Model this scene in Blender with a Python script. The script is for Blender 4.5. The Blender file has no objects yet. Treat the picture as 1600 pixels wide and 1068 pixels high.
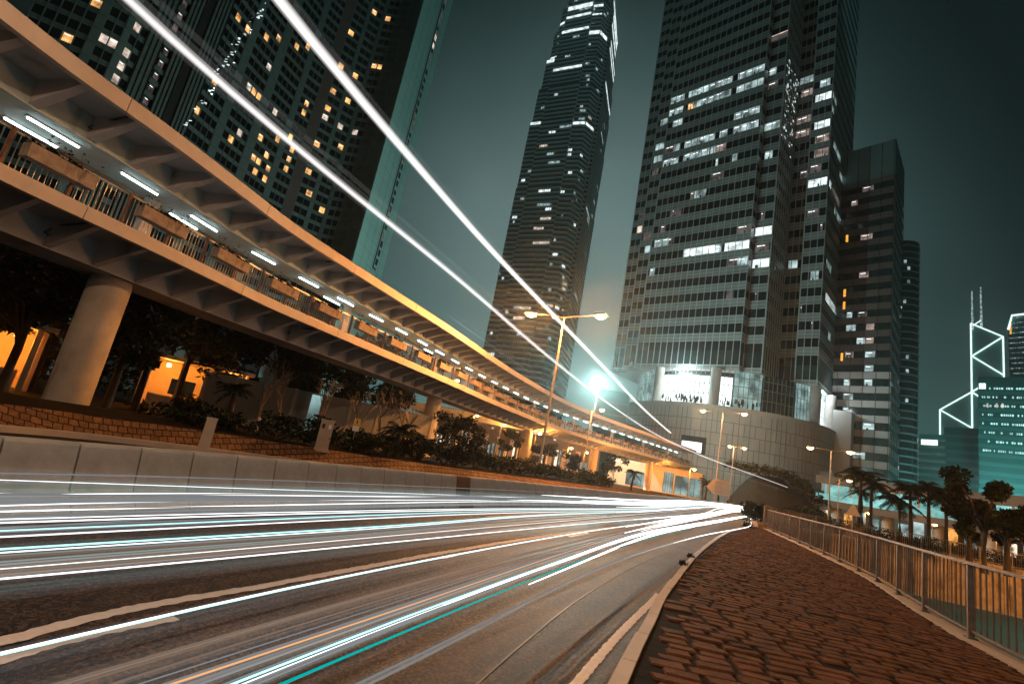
import bpy, bmesh, math, random
from mathutils import Vector, Matrix
random.seed(7)
SC = bpy.context.scene
COL = SC.collection
R = math.radians

# ------------------------------------------------------------------ camera
cam_d = bpy.data.cameras.new("camera"); cam = bpy.data.objects.new("camera", cam_d); COL.objects.link(cam)
ROLL, PITCH, EYE = R(10.9), R(12.5), 1.6
F = Vector((0, math.cos(PITCH), math.sin(PITCH))); U0 = Vector((0, -math.sin(PITCH), math.cos(PITCH))); R0 = Vector((1, 0, 0))
rt = R0 * math.cos(ROLL) + U0 * math.sin(ROLL); up = U0 * math.cos(ROLL) - R0 * math.sin(ROLL)
cam.matrix_world = Matrix(((rt.x, up.x, -F.x, 0), (rt.y, up.y, -F.y, 0), (rt.z, up.z, -F.z, EYE), (0, 0, 0, 1)))
cam_d.sensor_width = 36; cam_d.lens = 785 / 1600 * 36
cam_d.clip_start = 0.05; cam_d.clip_end = 5000
SC.camera = cam

# ------------------------------------------------------------------ sky (night, glow of the city)
w = bpy.data.worlds.new("World"); SC.world = w; w.use_nodes = True
nt = w.node_tree; nt.nodes.clear()
def wn(t, **k):
    n = nt.nodes.new(t)
    for a, b in k.items(): setattr(n, a, b)
    return n
tc = wn("ShaderNodeTexCoord"); nrm = wn("ShaderNodeVectorMath", operation='NORMALIZE'); nt.links.new(tc.outputs['Generated'], nrm.inputs[0])
dot = wn("ShaderNodeVectorMath", operation='DOT_PRODUCT'); nt.links.new(nrm.outputs[0], dot.inputs[0])
ga, ge = R(8), R(15)
dot.inputs[1].default_value = (math.sin(ga) * math.cos(ge), math.cos(ga) * math.cos(ge), math.sin(ge))
noi = wn("ShaderNodeTexNoise"); noi.inputs['Scale'].default_value = 1.6; noi.inputs['Detail'].default_value = 3
nt.links.new(nrm.outputs[0], noi.inputs['Vector'])
nadd = wn("ShaderNodeMath", operation='MULTIPLY_ADD'); nt.links.new(noi.outputs['Fac'], nadd.inputs[0]); nadd.inputs[1].default_value = 0.13; nadd.inputs[2].default_value = -0.065
dsum = wn("ShaderNodeMath", operation='ADD'); nt.links.new(dot.outputs['Value'], dsum.inputs[0]); nt.links.new(nadd.outputs[0], dsum.inputs[1])
mr = wn("ShaderNodeMapRange"); mr.inputs['From Min'].default_value = -1; mr.inputs['From Max'].default_value = 1; nt.links.new(dsum.outputs[0], mr.inputs['Value'])
rp = wn("ShaderNodeValToRGB"); nt.links.new(mr.outputs[0], rp.inputs['Fac'])
el = rp.color_ramp.elements
stops = [(-1, .034), (-.2, .034), (.3, .022), (.6, .012), (.75, .010), (.80, .020), (.85, .044), (.90, .085), (.95, .145), (.985, .22)]
def tealc(g): return (g * (.42 + .2 * min(1, g / .15)), g, g * .98, 1)
el[0].position = 0; el[0].color = tealc(stops[0][1]); el[1].position = 1; el[1].color = tealc(.25)
for d_, g_ in stops[1:]:
    e = el.new((d_ + 1) / 2); e.color = tealc(g_)
sep = wn("ShaderNodeSeparateXYZ"); nt.links.new(nrm.outputs[0], sep.inputs[0])
hz = wn("ShaderNodeMapRange"); hz.inputs['From Min'].default_value = 0.0; hz.inputs['From Max'].default_value = 0.36; hz.inputs['To Min'].default_value = 1; hz.inputs['To Max'].default_value = 0
nt.links.new(sep.outputs['Z'], hz.inputs['Value'])
hp = wn("ShaderNodeMath", operation='POWER'); nt.links.new(hz.outputs[0], hp.inputs[0]); hp.inputs[1].default_value = 1.6
hc = wn("ShaderNodeMix", data_type='RGBA'); hc.inputs['A'].default_value = (0, 0, 0, 1); hc.inputs['B'].default_value = (.024, .11, .10, 1)
nt.links.new(hp.outputs[0], hc.inputs['Factor'])
ad = wn("ShaderNodeMix", data_type='RGBA', blend_type='ADD'); ad.inputs['Factor'].default_value = 1
nt.links.new(rp.outputs[0], ad.inputs['A']); nt.links.new(hc.outputs['Result'], ad.inputs['B'])
bg = wn("ShaderNodeBackground"); nt.links.new(ad.outputs['Result'], bg.inputs['Color']); bg.inputs['Strength'].default_value = 1.0
wo = wn("ShaderNodeOutputWorld"); nt.links.new(bg.outputs[0], wo.inputs[0])

SC.view_settings.view_transform = 'Standard'; SC.view_settings.look = 'None'; SC.view_settings.exposure = 0; SC.view_settings.gamma = 1
SC.render.engine = 'CYCLES'
SC.cycles.use_denoising = True
SC.cycles.max_bounces = 5; SC.cycles.diffuse_bounces = 3; SC.cycles.glossy_bounces = 3; SC.cycles.transparent_max_bounces = 48
SC.cycles.sample_clamp_indirect = 4; SC.cycles.caustics_reflective = False; SC.cycles.caustics_refractive = False

# ------------------------------------------------------------------ materials
def _pr(m): return m.node_tree.nodes['Principled BSDF']
def mat(name, base, rough=.7, metal=0, var=.25, scale=1.5, detail=6, bump=0, bscale=40, spec=.5, stain=None, coat=0):
    m = bpy.data.materials.new(name); m.use_nodes = True; t = m.node_tree; p = _pr(m)
    p.inputs['Roughness'].default_value = rough; p.inputs['Metallic'].default_value = metal; p.inputs['Specular IOR Level'].default_value = spec
    co = t.nodes.new("ShaderNodeTexCoord")
    n = t.nodes.new("ShaderNodeTexNoise"); n.inputs['Scale'].default_value = scale; n.inputs['Detail'].default_value = detail; n.inputs['Roughness'].default_value = .65
    t.links.new(co.outputs['Object'], n.inputs['Vector'])
    r = t.nodes.new("ShaderNodeValToRGB"); a, b = r.color_ramp.elements
    a.position = .3; b.position = .72
    a.color = tuple(c * (1 - var) for c in base) + (1,); b.color = tuple(min(1, c * (1 + var)) for c in base) + (1,)
    t.links.new(n.outputs['Fac'], r.inputs['Fac'])
    out = r.outputs['Color']
    if stain:                                   # (colour, scale, threshold) weathering with a shape of its own
        n2 = t.nodes.new("ShaderNodeTexNoise"); n2.inputs['Scale'].default_value = stain[1]; n2.inputs['Detail'].default_value = 8
        mp = t.nodes.new("ShaderNodeMapping"); mp.inputs['Scale'].default_value = (1, 1, .35)
        t.links.new(co.outputs['Object'], mp.inputs['Vector']); t.links.new(mp.outputs[0], n2.inputs['Vector'])
        r2 = t.nodes.new("ShaderNodeMapRange"); r2.inputs['From Min'].default_value = stain[2]; r2.inputs['From Max'].default_value = stain[2] + .14
        t.links.new(n2.outputs['Fac'], r2.inputs['Value'])
        mx = t.nodes.new("ShaderNodeMix"); mx.data_type = 'RGBA'; t.links.new(r2.outputs[0], mx.inputs['Factor'])
        t.links.new(out, mx.inputs['A']); mx.inputs['B'].default_value = stain[0] + (1,); out = mx.outputs['Result']
    t.links.new(out, p.inputs['Base Color'])
    if bump:
        nb = t.nodes.new("ShaderNodeTexNoise"); nb.inputs['Scale'].default_value = bscale; nb.inputs['Detail'].default_value = 4
        t.links.new(co.outputs['Object'], nb.inputs['Vector'])
        bp = t.nodes.new("ShaderNodeBump"); bp.inputs['Strength'].default_value = bump; bp.inputs['Distance'].default_value = .02
        t.links.new(nb.outputs['Fac'], bp.inputs['Height']); t.links.new(bp.outputs[0], p.inputs['Normal'])
    return m
def emit(name, col, s, sample=True, vary=0, vscale=3.0, vcol=None):
    m = bpy.data.materials.new(name); m.use_nodes = True; t = m.node_tree; t.nodes.clear()
    e = t.nodes.new("ShaderNodeEmission"); e.inputs['Color'].default_value = col + (1,); e.inputs['Strength'].default_value = s
    if vary:
        co = t.nodes.new("ShaderNodeTexCoord"); n = t.nodes.new("ShaderNodeTexNoise"); n.inputs['Scale'].default_value = vscale; n.inputs['Detail'].default_value = 5
        t.links.new(co.outputs['Object'], n.inputs['Vector'])
        mr_ = t.nodes.new("ShaderNodeMapRange"); mr_.inputs['From Min'].default_value = .35; mr_.inputs['From Max'].default_value = .68
        mr_.inputs['To Min'].default_value = s * (1 - vary); mr_.inputs['To Max'].default_value = s * (1 + vary)
        t.links.new(n.outputs['Fac'], mr_.inputs['Value']); t.links.new(mr_.outputs[0], e.inputs['Strength'])
    o = t.nodes.new("ShaderNodeOutputMaterial"); t.links.new(e.outputs[0], o.inputs[0])
    m.cycles.emission_sampling = 'AUTO' if sample else 'NONE'
    return m
def additive(name, col, s):                     # thin glow of passing light: adds to what lies behind it
    m = bpy.data.materials.new(name); m.use_nodes = True; t = m.node_tree; t.nodes.clear()
    e = t.nodes.new("ShaderNodeEmission"); e.inputs['Color'].default_value = col + (1,); e.inputs['Strength'].default_value = s
    tr = t.nodes.new("ShaderNodeBsdfTransparent"); a = t.nodes.new("ShaderNodeAddShader")
    t.links.new(e.outputs[0], a.inputs[0]); t.links.new(tr.outputs[0], a.inputs[1])
    o = t.nodes.new("ShaderNodeOutputMaterial"); t.links.new(a.outputs[0], o.inputs[0]); m.cycles.emission_sampling = 'NONE'
    return m

M = {}
M['concrete'] = mat('pale concrete', (.46, .42, .38), .75, var=.16, scale=.9, bump=.15, bscale=25, stain=((.22, .19, .17), .9, .62))
M['fascia'] = mat('painted concrete fascia', (.62, .54, .47), .6, var=.10, scale=1.4, bump=.06, bscale=60, stain=((.30, .24, .20), 1.6, .68))
M['soffit'] = mat('grey concrete soffit', (.41, .425, .45), .8, var=.16, scale=.8, bump=.1, bscale=20, stain=((.24, .23, .22), .7, .6))
M['ceiling'] = mat('painted ceiling', (.42, .52, .52), .7, var=.14, scale=1.2, stain=((.16, .21, .21), 1.3, .6))
M['pier'] = mat('cast concrete pier', (.44, .38, .32), .75, var=.2, scale=1.1, bump=.2, bscale=18, stain=((.24, .20, .17), .8, .58))
M['barrier'] = mat('precast barrier concrete', (.33, .375, .395), .75, var=.26, scale=2.2, bump=.2, bscale=50, stain=((.15, .155, .16), 1.7, .57))
M['barrier_brown'] = mat('stained brown concrete', (.12, .075, .05), .85, var=.4, scale=5, bump=.3, bscale=40)
M['dark_metal'] = mat('dark painted steel', (.05, .055, .06), .5, metal=.4, var=.3, scale=6)
M['rail_metal'] = mat('galvanised steel rail', (.20, .165, .14), .5, metal=.5, var=.25, scale=9, stain=((.16, .09, .05), 5, .63))
M['bar_metal'] = mat('grey railing bars', (.42, .44, .45), .45, metal=.5, var=.2, scale=6)
M['post_rust'] = mat('rusty brown post', (.20, .10, .055), .7, var=.4, scale=8)
M['pole'] = mat('grey lamp post steel', (.30, .28, .26), .5, metal=.5, var=.2, scale=4)
M['leaf'] = mat('dark green leaves', (.012, .02, .012), .6, var=.5, scale=1.2, spec=.08)
M['leaf2'] = mat('dull green leaves', (.022, .026, .012), .6, var=.5, scale=1.5, spec=.08)
M['bark'] = mat('brown bark', (.024, .018, .014), .9, var=.4, scale=5, bump=.4, bscale=25)
M['bark_pale'] = mat('pale bark', (.15, .125, .105), .9, var=.35, scale=5)
M['white_paint'] = mat('whitewash', (.72, .72, .72), .7, var=.1, scale=5)
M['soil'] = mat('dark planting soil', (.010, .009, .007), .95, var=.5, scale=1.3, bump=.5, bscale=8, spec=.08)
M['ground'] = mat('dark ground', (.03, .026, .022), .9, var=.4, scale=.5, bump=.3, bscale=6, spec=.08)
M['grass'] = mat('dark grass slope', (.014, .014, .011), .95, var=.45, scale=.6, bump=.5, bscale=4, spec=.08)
M['headlight_tint_floor'] = mat('lower road tinted with headlight glow', (.006, .11, .30), .6, var=.2, scale=.6)  # teal of passing headlights put into the base colour
M['orange_wall'] = mat('ribbed concrete wall', (.42, .34, .26), .8, var=.35, scale=1.6, bump=.4, bscale=7, stain=((.12, .09, .06), 1.2, .56))
M['fascia_dim'] = mat('dull orange concrete fascia', (.105, .068, .045), .7, var=.15, scale=.5)
M['wall_dim'] = mat('dull brown render', (.12, .09, .07), .8, var=.15, scale=.4)
M['cream'] = mat('cream render wall', (.62, .54, .44), .75, var=.12, scale=.8)
M['greywall'] = mat('pale grey wall panels', (.33, .315, .30), .7, var=.12, scale=.7)
M['line'] = mat('worn white road paint', (.58, .53, .48), .6, var=.12, scale=14, bump=.2, bscale=60, stain=((.14, .12, .10), 16, .64))
M['terra'] = mat('planter concrete', (.34, .27, .22), .8, var=.35, scale=3.2, bump=.2, bscale=30, stain=((.12, .10, .09), 3, .58))
M['cabinet'] = mat('beige steel cabinet', (.40, .33, .27), .5, var=.12, scale=3)
M['notice'] = mat('white notice', (.75, .75, .72), .5, var=.08, scale=9)
M['yellow'] = mat('yellow sign face', (.80, .45, .05), .5, var=.08, scale=9)
M['black'] = mat('black mark', (.012, .012, .012), .6, var=.2, scale=9)
M['board'] = mat('unpainted sign back', (.52, .46, .38), .55, var=.12, scale=2)
# tower skins
M['glass'] = mat('dark glazing', (.006, .010, .011), .09, var=.5, scale=.25, spec=.6)
M['glass_teal'] = mat('teal dark glazing', (.012, .028, .028), .12, var=.4, scale=.2, spec=.6)
M['panel_teal'] = mat('teal grey cladding', (.115, .19, .19), .5, metal=.1, var=.14, scale=.35)
M['panel_grey'] = mat('silver spandrel cladding', (.25, .30, .30), .4, metal=.2, var=.18, scale=.3)
M['mull'] = mat('bright aluminium mullion', (.50, .56, .56), .4, metal=.3, var=.12, scale=.4)
M['mull_dark'] = mat('dim aluminium mullion', (.16, .24, .24), .45, metal=.3, var=.2, scale=.4)
M['panel_ifc'] = mat('silver tower band', (.46, .56, .56), .5, metal=.1, var=.14, scale=.2)
M['mull_ifc'] = mat('silver tower sill', (.85, .92, .92), .5, var=.08, scale=.3)
M['parapet'] = mat('blue grey parapet panel', (.34, .43, .46), .6, var=.12, scale=.8)
M['stone_brown'] = mat('brown granite band', (.105, .09, .085), .6, var=.15, scale=.4)
M['panel_pale'] = mat('pale teal stone panel', (.40, .74, .70), .55, var=.06, scale=.15)
M['drum'] = mat('pale limestone drum', (.36, .37, .36), .6, var=.07, scale=.25)
M['dark_core'] = mat('dark core', (.012, .018, .019), .7, var=.3, scale=.2)
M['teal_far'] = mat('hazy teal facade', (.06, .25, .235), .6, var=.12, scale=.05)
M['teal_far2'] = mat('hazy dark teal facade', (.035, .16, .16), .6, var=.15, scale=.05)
# things that give off light
M['win_warm'] = emit('warm lit room', (1, .50, .17), 1.15, False, .75, .55)
M['win_pale'] = emit('pale lit room', (1, .80, .66), .75, False, .7, .6)
M['win_pale2'] = emit('faint warm lit office', (1, .74, .64), .26, False, .7, .6)
M['win_dim'] = emit('dim lit room', (.55, .45, .42), .16, False, .7, .6)
M['win_cool'] = emit('cool lit office', (.66, .88, .88), .55, False, .8, .35)
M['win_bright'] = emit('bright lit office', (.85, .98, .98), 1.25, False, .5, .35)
M['win_rose'] = emit('rose lit office', (1, .55, .45), .40, False, .6, .5)
M['ceil_strip'] = emit('office ceiling lamps', (.88, .97, .97), 2.0, False)
M['lobby'] = emit('lit lobby glass', (.9, 1, .99), 2.2, True, .25, .18)
M['lobby_dim'] = emit('dim lit lobby glass', (.5, .80, .78), .42, True, .7, .35)
M['shop'] = emit('lit shop window', (1, .80, .58), 1.2, True, .9, .7)
M['shop_orange'] = emit('orange lit shop window', (1, .42, .10), .9, False, .8, .6)
M['tube'] = emit('fluorescent tube', (.80, 1, 1), 17.0, True)
M['lens'] = emit('sodium lamp lens', (1, .60, .22), 40.0, False)
M['flood'] = emit('white flood lens', (.85, 1, .98), 30.0, False)
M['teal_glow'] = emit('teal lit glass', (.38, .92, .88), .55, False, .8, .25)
M['edge'] = emit('white edge lighting', (.80, 1, .97), 1.7, False)
M['teal_strip'] = emit('teal strip light', (.50, .95, .90), 1.1, False, .4, .2)
M['amber_sign'] = emit('amber lit sign', (1, .42, .05), 1.3, False, .3, 2)
M['tr_white'] = emit('white headlight streak', (1, .98, .96), 3.2, True)
M['tr_soft'] = emit('pale headlight streak', (.95, .97, .98), 2.0, True)
M['tr_teal'] = emit('teal headlight streak', (.42, .95, .93), 1.9, True)
M['tr_dim'] = emit('dim grey streak', (.90, .94, .96), .22, False)
M['tr_dimwarm'] = emit('dim warm streak', (1, .62, .38), .17, False)
M['tr_deep'] = emit('deep teal streak', (.0, .42, .40), 1.0, False)
M['tr_orange'] = emit('orange streak', (1, .48, .2), 1.0, False)
M['ad_white'] = additive('white glow streak', (1, .96, .93), .022)
M['ad_grey'] = additive('grey glow streak', (.95, .97, 1), .010)
M['ad_teal'] = additive('teal glow streak', (.45, 1, .98), .014)
M['ad_warm'] = additive('warm glow streak', (1, .62, .38), .012)
M['ad_bus'] = additive('bus lamp streak', (1, .95, .925), .062)
M['ad_bus_faint'] = additive('faint bus lamp streak', (1, .955, .95), .012)

# asphalt with light aggregate
def asphalt():
    m = bpy.data.materials.new('asphalt'); m.use_nodes = True; t = m.node_tree; p = _pr(m)
    co = t.nodes.new("ShaderNodeTexCoord")
    v = t.nodes.new("ShaderNodeTexVoronoi"); v.inputs['Scale'].default_value = 48; t.links.new(co.outputs['Object'], v.inputs['Vector'])
    n = t.nodes.new("ShaderNodeTexNoise"); n.inputs['Scale'].default_value = 150; n.inputs['Detail'].default_value = 5; t.links.new(co.outputs['Object'], n.inputs['Vector'])
    n2 = t.nodes.new("ShaderNodeTexNoise"); n2.inputs['Scale'].default_value = .9; n2.inputs['Detail'].default_value = 5; t.links.new(co.outputs['Object'], n2.inputs['Vector'])
    r = t.nodes.new("ShaderNodeValToRGB"); r.color_ramp.elements[0].position = .47; r.color_ramp.elements[1].position = .78
    r.color_ramp.elements[0].color = (.003, .0026, .0022, 1); r.color_ramp.elements[1].color = (.16, .10, .06, 1)
    mx = t.nodes.new("ShaderNodeMath"); mx.operation = 'MULTIPLY_ADD'; t.links.new(v.outputs['Color'], mx.inputs[0]); mx.inputs[1].default_value = .38; mx.inputs[2].default_value = -.18
    a2 = t.nodes.new("ShaderNodeMath"); a2.operation = 'ADD'; t.links.new(mx.outputs[0], a2.inputs[0]); t.links.new(n.outputs['Fac'], a2.inputs[1])
    a3 = t.nodes.new("ShaderNodeMath"); a3.operation = 'MULTIPLY_ADD'; t.links.new(n2.outputs['Fac'], a3.inputs[0]); a3.inputs[1].default_value = .3; t.links.new(a2.outputs[0], a3.inputs[2])
    a4 = t.nodes.new("ShaderNodeMath"); a4.operation = 'SUBTRACT'; t.links.new(a3.outputs[0], a4.inputs[0]); a4.inputs[1].default_value = .15
    t.links.new(a4.outputs[0], r.inputs['Fac']); t.links.new(r.outputs[0], p.inputs['Base Color'])
    p.inputs['Roughness'].default_value = .6; p.inputs['Specular IOR Level'].default_value = .22
    b = t.nodes.new("ShaderNodeBump"); b.inputs['Strength'].default_value = .55; b.inputs['Distance'].default_value = .012
    t.links.new(a2.outputs[0], b.inputs['Height']); t.links.new(b.outputs[0], p.inputs['Normal'])
    return m
M['asphalt'] = asphalt()
def bricks(name, c1, c2, mortar, bw, bh, scale, ms, rot=(0, 0, 0), bump=1.0, dist=.04, rough=.75):
    m = bpy.data.materials.new(name); m.use_nodes = True; t = m.node_tree; p = _pr(m)
    co = t.nodes.new("ShaderNodeTexCoord"); mp = t.nodes.new("ShaderNodeMapping"); mp.inputs['Rotation'].default_value = rot
    wob = t.nodes.new("ShaderNodeTexNoise"); wob.inputs['Scale'].default_value = 3.0; wob.inputs['Detail'].default_value = 3
    t.links.new(co.outputs['Object'], wob.inputs['Vector'])
    wm = t.nodes.new("ShaderNodeVectorMath"); wm.operation = 'MULTIPLY_ADD'; t.links.new(wob.outputs['Color'], wm.inputs[0]); wm.inputs[1].default_value = (.09, .09, 0)
    t.links.new(co.outputs['Object'], wm.inputs[2]); t.links.new(wm.outputs[0], mp.inputs['Vector'])
    bt = t.nodes.new("ShaderNodeTexBrick"); t.links.new(mp.outputs[0], bt.inputs['Vector'])
    bt.inputs['Color1'].default_value = c1 + (1,); bt.inputs['Color2'].default_value = c2 + (1,); bt.inputs['Mortar'].default_value = mortar + (1,)
    bt.inputs['Scale'].default_value = scale; bt.inputs['Mortar Size'].default_value = ms; bt.inputs['Mortar Smooth'].default_value = .6
    bt.inputs['Brick Width'].default_value = bw; bt.inputs['Row Height'].default_value = bh; bt.offset = .5; bt.inputs['Bias'].default_value = -.1
    n = t.nodes.new("ShaderNodeTexNoise"); n.inputs['Scale'].default_value = 22; n.inputs['Detail'].default_value = 6; t.links.new(co.outputs['Object'], n.inputs['Vector'])
    mr_ = t.nodes.new("ShaderNodeMapRange"); mr_.inputs['From Min'].default_value = .3; mr_.inputs['From Max'].default_value = .7; mr_.inputs['To Min'].default_value = .45; mr_.inputs['To Max'].default_value = 1.35
    t.links.new(n.outputs['Fac'], mr_.inputs['Value'])
    mul = t.nodes.new("ShaderNodeVectorMath"); mul.operation = 'SCALE'; t.links.new(bt.outputs['Color'], mul.inputs[0]); t.links.new(mr_.outputs[0], mul.inputs['Scale'])
    t.links.new(mul.outputs[0], p.inputs['Base Color']); p.inputs['Roughness'].default_value = rough; p.inputs['Specular IOR Level'].default_value = .3
    h = t.nodes.new("ShaderNodeMath"); h.operation = 'MULTIPLY_ADD'; t.links.new(n.outputs['Fac'], h.inputs[0]); h.inputs[1].default_value = .35
    inv = t.nodes.new("ShaderNodeMath"); inv.operation = 'SUBTRACT'; inv.inputs[0].default_value = 1; t.links.new(bt.outputs['Fac'], inv.inputs[1]); t.links.new(inv.outputs[0], h.inputs[2])
    b = t.nodes.new("ShaderNodeBump"); b.inputs['Strength'].default_value = bump; b.inputs['Distance'].default_value = dist
    t.links.new(h.outputs[0], b.inputs['Height']); t.links.new(b.outputs[0], p.inputs['Normal'])
    return m
M['paving'] = mat('worn red paving bricks', (.105, .045, .019), .85, var=.65, scale=3.1, detail=10, bump=.8, bscale=45, spec=.2, stain=((.03, .016, .010), 2.2, .56))
M['slopebrick'] = bricks('orange slope bricks', (.27, .14, .065), (.16, .08, .04), (.02, .012, .007), .22, .19, 1.0, .018, (0, 0, R(-54)), 1.0)

# ------------------------------------------------------------------ mesh helpers
class MB:
    def __init__(s): s.v = []; s.f = []; s.m = []
    def quad(s, a, b, c, d, m=0):
        i = len(s.v); s.v += [tuple(a), tuple(b), tuple(c), tuple(d)]; s.f.append((i, i + 1, i + 2, i + 3)); s.m.append(m)
    def poly(s, pts, m=0):
        i = len(s.v); s.v += [tuple(p) for p in pts]; s.f.append(tuple(range(i, i + len(pts)))); s.m.append(m)
    def hexa(s, b, t, m=0):                    # 4 bottom, 4 top corners (ccw)
        i = len(s.v); s.v += [tuple(p) for p in b] + [tuple(p) for p in t]
        for f in ((3, 2, 1, 0), (4, 5, 6, 7), (0, 1, 5, 4), (1, 2, 6, 5), (2, 3, 7, 6), (3, 0, 4, 7)):
            s.f.append(tuple(i + k for k in f)); s.m.append(m)
    def box(s, c, d, rz=0, m=0):
        x, y, z = d[0] / 2, d[1] / 2, d[2] / 2; ca, sa = math.cos(rz), math.sin(rz)
        P_ = lambda a, b, e: (c[0] + a * ca - b * sa, c[1] + a * sa + b * ca, c[2] + e)
        s.hexa([P_(-x, -y, -z), P_(x, -y, -z), P_(x, y, -z), P_(-x, y, -z)], [P_(-x, -y, z), P_(x, -y, z), P_(x, y, z), P_(-x, y, z)], m)
    def tube(s, path, r, n=6, m=0, cap=True):
        path = [Vector(p) for p in path]; k = len(path); rr = r if isinstance(r, (list, tuple)) else [r] * k
        base = len(s.v); ref = Vector((0, 0, 1))
        for i, p in enumerate(path):
            d = (path[min(i + 1, k - 1)] - path[max(i - 1, 0)]).normalized()
            a = d.cross(ref)
            if a.length < .05: a = d.cross(Vector((1, 0, 0)))
            a.normalize(); b = a.cross(d)
            for j in range(n):
                t = 2 * math.pi * j / n; s.v.append(tuple(p + (a * math.cos(t) + b * math.sin(t)) * rr[i]))
        for i in range(k - 1):
            for j in range(n):
                s.f.append((base + i * n + j, base + i * n + (j + 1) % n, base + (i + 1) * n + (j + 1) % n, base + (i + 1) * n + j)); s.m.append(m)
        if cap:
            s.f.append(tuple(base + j for j in range(n))); s.m.append(m)
            s.f.append(tuple(base + (k - 1) * n + j for j in reversed(range(n)))); s.m.append(m)
    def sweep(s, prof, frames, m=0, cap=True):  # prof: (inset, z); frames: (pos, tangent, inward)
        base = len(s.v); n = len(prof)
        for p, t, nn in frames:
            for o, z in prof: s.v.append((p[0] + nn[0] * o, p[1] + nn[1] * o, z))
        for i in range(len(frames) - 1):
            for j in range(n):
                s.f.append((base + i * n + j, base + i * n + (j + 1) % n, base + (i + 1) * n + (j + 1) % n, base + (i + 1) * n + j)); s.m.append(m)
        if cap:
            s.f.append(tuple(base + j for j in reversed(range(n)))); s.m.append(m)
            e = base + (len(frames) - 1) * n; s.f.append(tuple(e + j for j in range(n))); s.m.append(m)
    def prism(s, pts, z0, z1, m=0, top=True):
        n = len(pts)
        for i in range(n):
            a, b = pts[i], pts[(i + 1) % n]; s.quad((a[0], a[1], z0), (b[0], b[1], z0), (b[0], b[1], z1), (a[0], a[1], z1), m)
        if top: s.poly([(p[0], p[1], z1) for p in pts], m); s.poly([(p[0], p[1], z0) for p in reversed(pts)], m)
    def build(s, name, mats, parent=None, loc=None, smooth=False):
        me = bpy.data.meshes.new(name); me.from_pydata(s.v, [], s.f)
        mats = mats if isinstance(mats, (list, tuple)) else [mats]
        for q in mats: me.materials.append(q)
        if len(mats) > 1: me.polygons.foreach_set('material_index', s.m)
        if smooth: me.polygons.foreach_set('use_smooth', [True] * len(me.polygons))
        me.update()
        o = bpy.data.objects.new(name, me); COL.objects.link(o)
        if loc: o.location = loc
        if parent is not None:
            o.parent = parent
            if loc is None: o.location = tuple(-c for c in parent.get('base0', (0, 0, 0)))
        return o
def tag(o, label=None, cat=None, group=None, kind=None):
    if label: o['label'] = label
    if cat: o['category'] = cat
    if group: o['group'] = group
    if kind: o['kind'] = kind
    return o
def thing(name, label, cat, loc=(0, 0, 0), rz=0, group=None):
    o = bpy.data.objects.new(name, None); COL.objects.link(o); o.location = loc; o.rotation_euler = (0, 0, rz); o.empty_display_size = .2
    return tag(o, label, cat, group)
def world_thing(name, label, cat, base, group=None):      # parts of it are written in world coordinates
    o = thing(name, label, cat, base, 0, group); o['base0'] = list(base); return o
def struct(mb, name, m, smooth=False): return tag(mb.build(name, m, smooth=smooth), kind='structure')
def copy_tree(o, loc, rz=0, label=None):
    r = o.copy(); COL.objects.link(r); r.location = loc; r.rotation_euler = (0, 0, rz)
    if label: r['label'] = label
    for c in list(o.children):
        d = c.copy(); COL.objects.link(d); d.parent = r
        for g in list(c.children):
            e = g.copy(); COL.objects.link(e); e.parent = d
    return r
def P(az, d, z=0.0): return (d * math.sin(R(az)), d * math.cos(R(az)), z)

def catmull(pts, step):
    P_ = [Vector((p[0], p[1], p[2] if len(p) > 2 else 0)) for p in pts]
    P_ = [P_[0] * 2 - P_[1]] + P_ + [P_[-1] * 2 - P_[-2]]
    fine = []
    for i in range(1, len(P_) - 2):
        a, b, c, d = P_[i - 1:i + 3]
        for k in range(16):
            t = k / 16; fine.append(.5 * ((2 * b) + (c - a) * t + (2 * a - 5 * b + 4 * c - d) * t * t + (3 * b - a - 3 * c + d) * t ** 3))
    fine.append(P_[-2]); out = [fine[0]]; acc = 0.0
    for i in range(1, len(fine)):
        seg = fine[i] - fine[i - 1]; L = seg.length
        if L < 1e-9: continue
        pos = step - acc
        while pos <= L:
            out.append(fine[i - 1] + seg * (pos / L)); pos += step
        acc = (acc + L) % step
    return out
class Path:
    def __init__(s, pts, step=.1): s.p = catmull(pts, step); s.step = step; s.L = step * (len(s.p) - 1)
    def fr(s, u):
        u = max(0, min(s.L - 1e-6, u)); i = int(u / s.step); f = u / s.step - i
        i = min(i, len(s.p) - 2); a, b = s.p[i], s.p[i + 1]; p = a.lerp(b, f)
        j0, j1 = max(0, i - 3), min(len(s.p) - 1, i + 4); t = (s.p[j1] - s.p[j0]); t.z = 0; t.normalize()
        return p, t, Vector((-t.y, t.x, 0))
    def frames(s, u0, u1, step):
        n = max(1, int(math.ceil((u1 - u0) / step))); return [s.fr(u0 + (u1 - u0) * k / n) for k in range(n + 1)]
    def off(s, u, o, z=0):
        p, t, n = s.fr(u); return (p.x + n.x * o, p.y + n.y * o, z)

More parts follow.
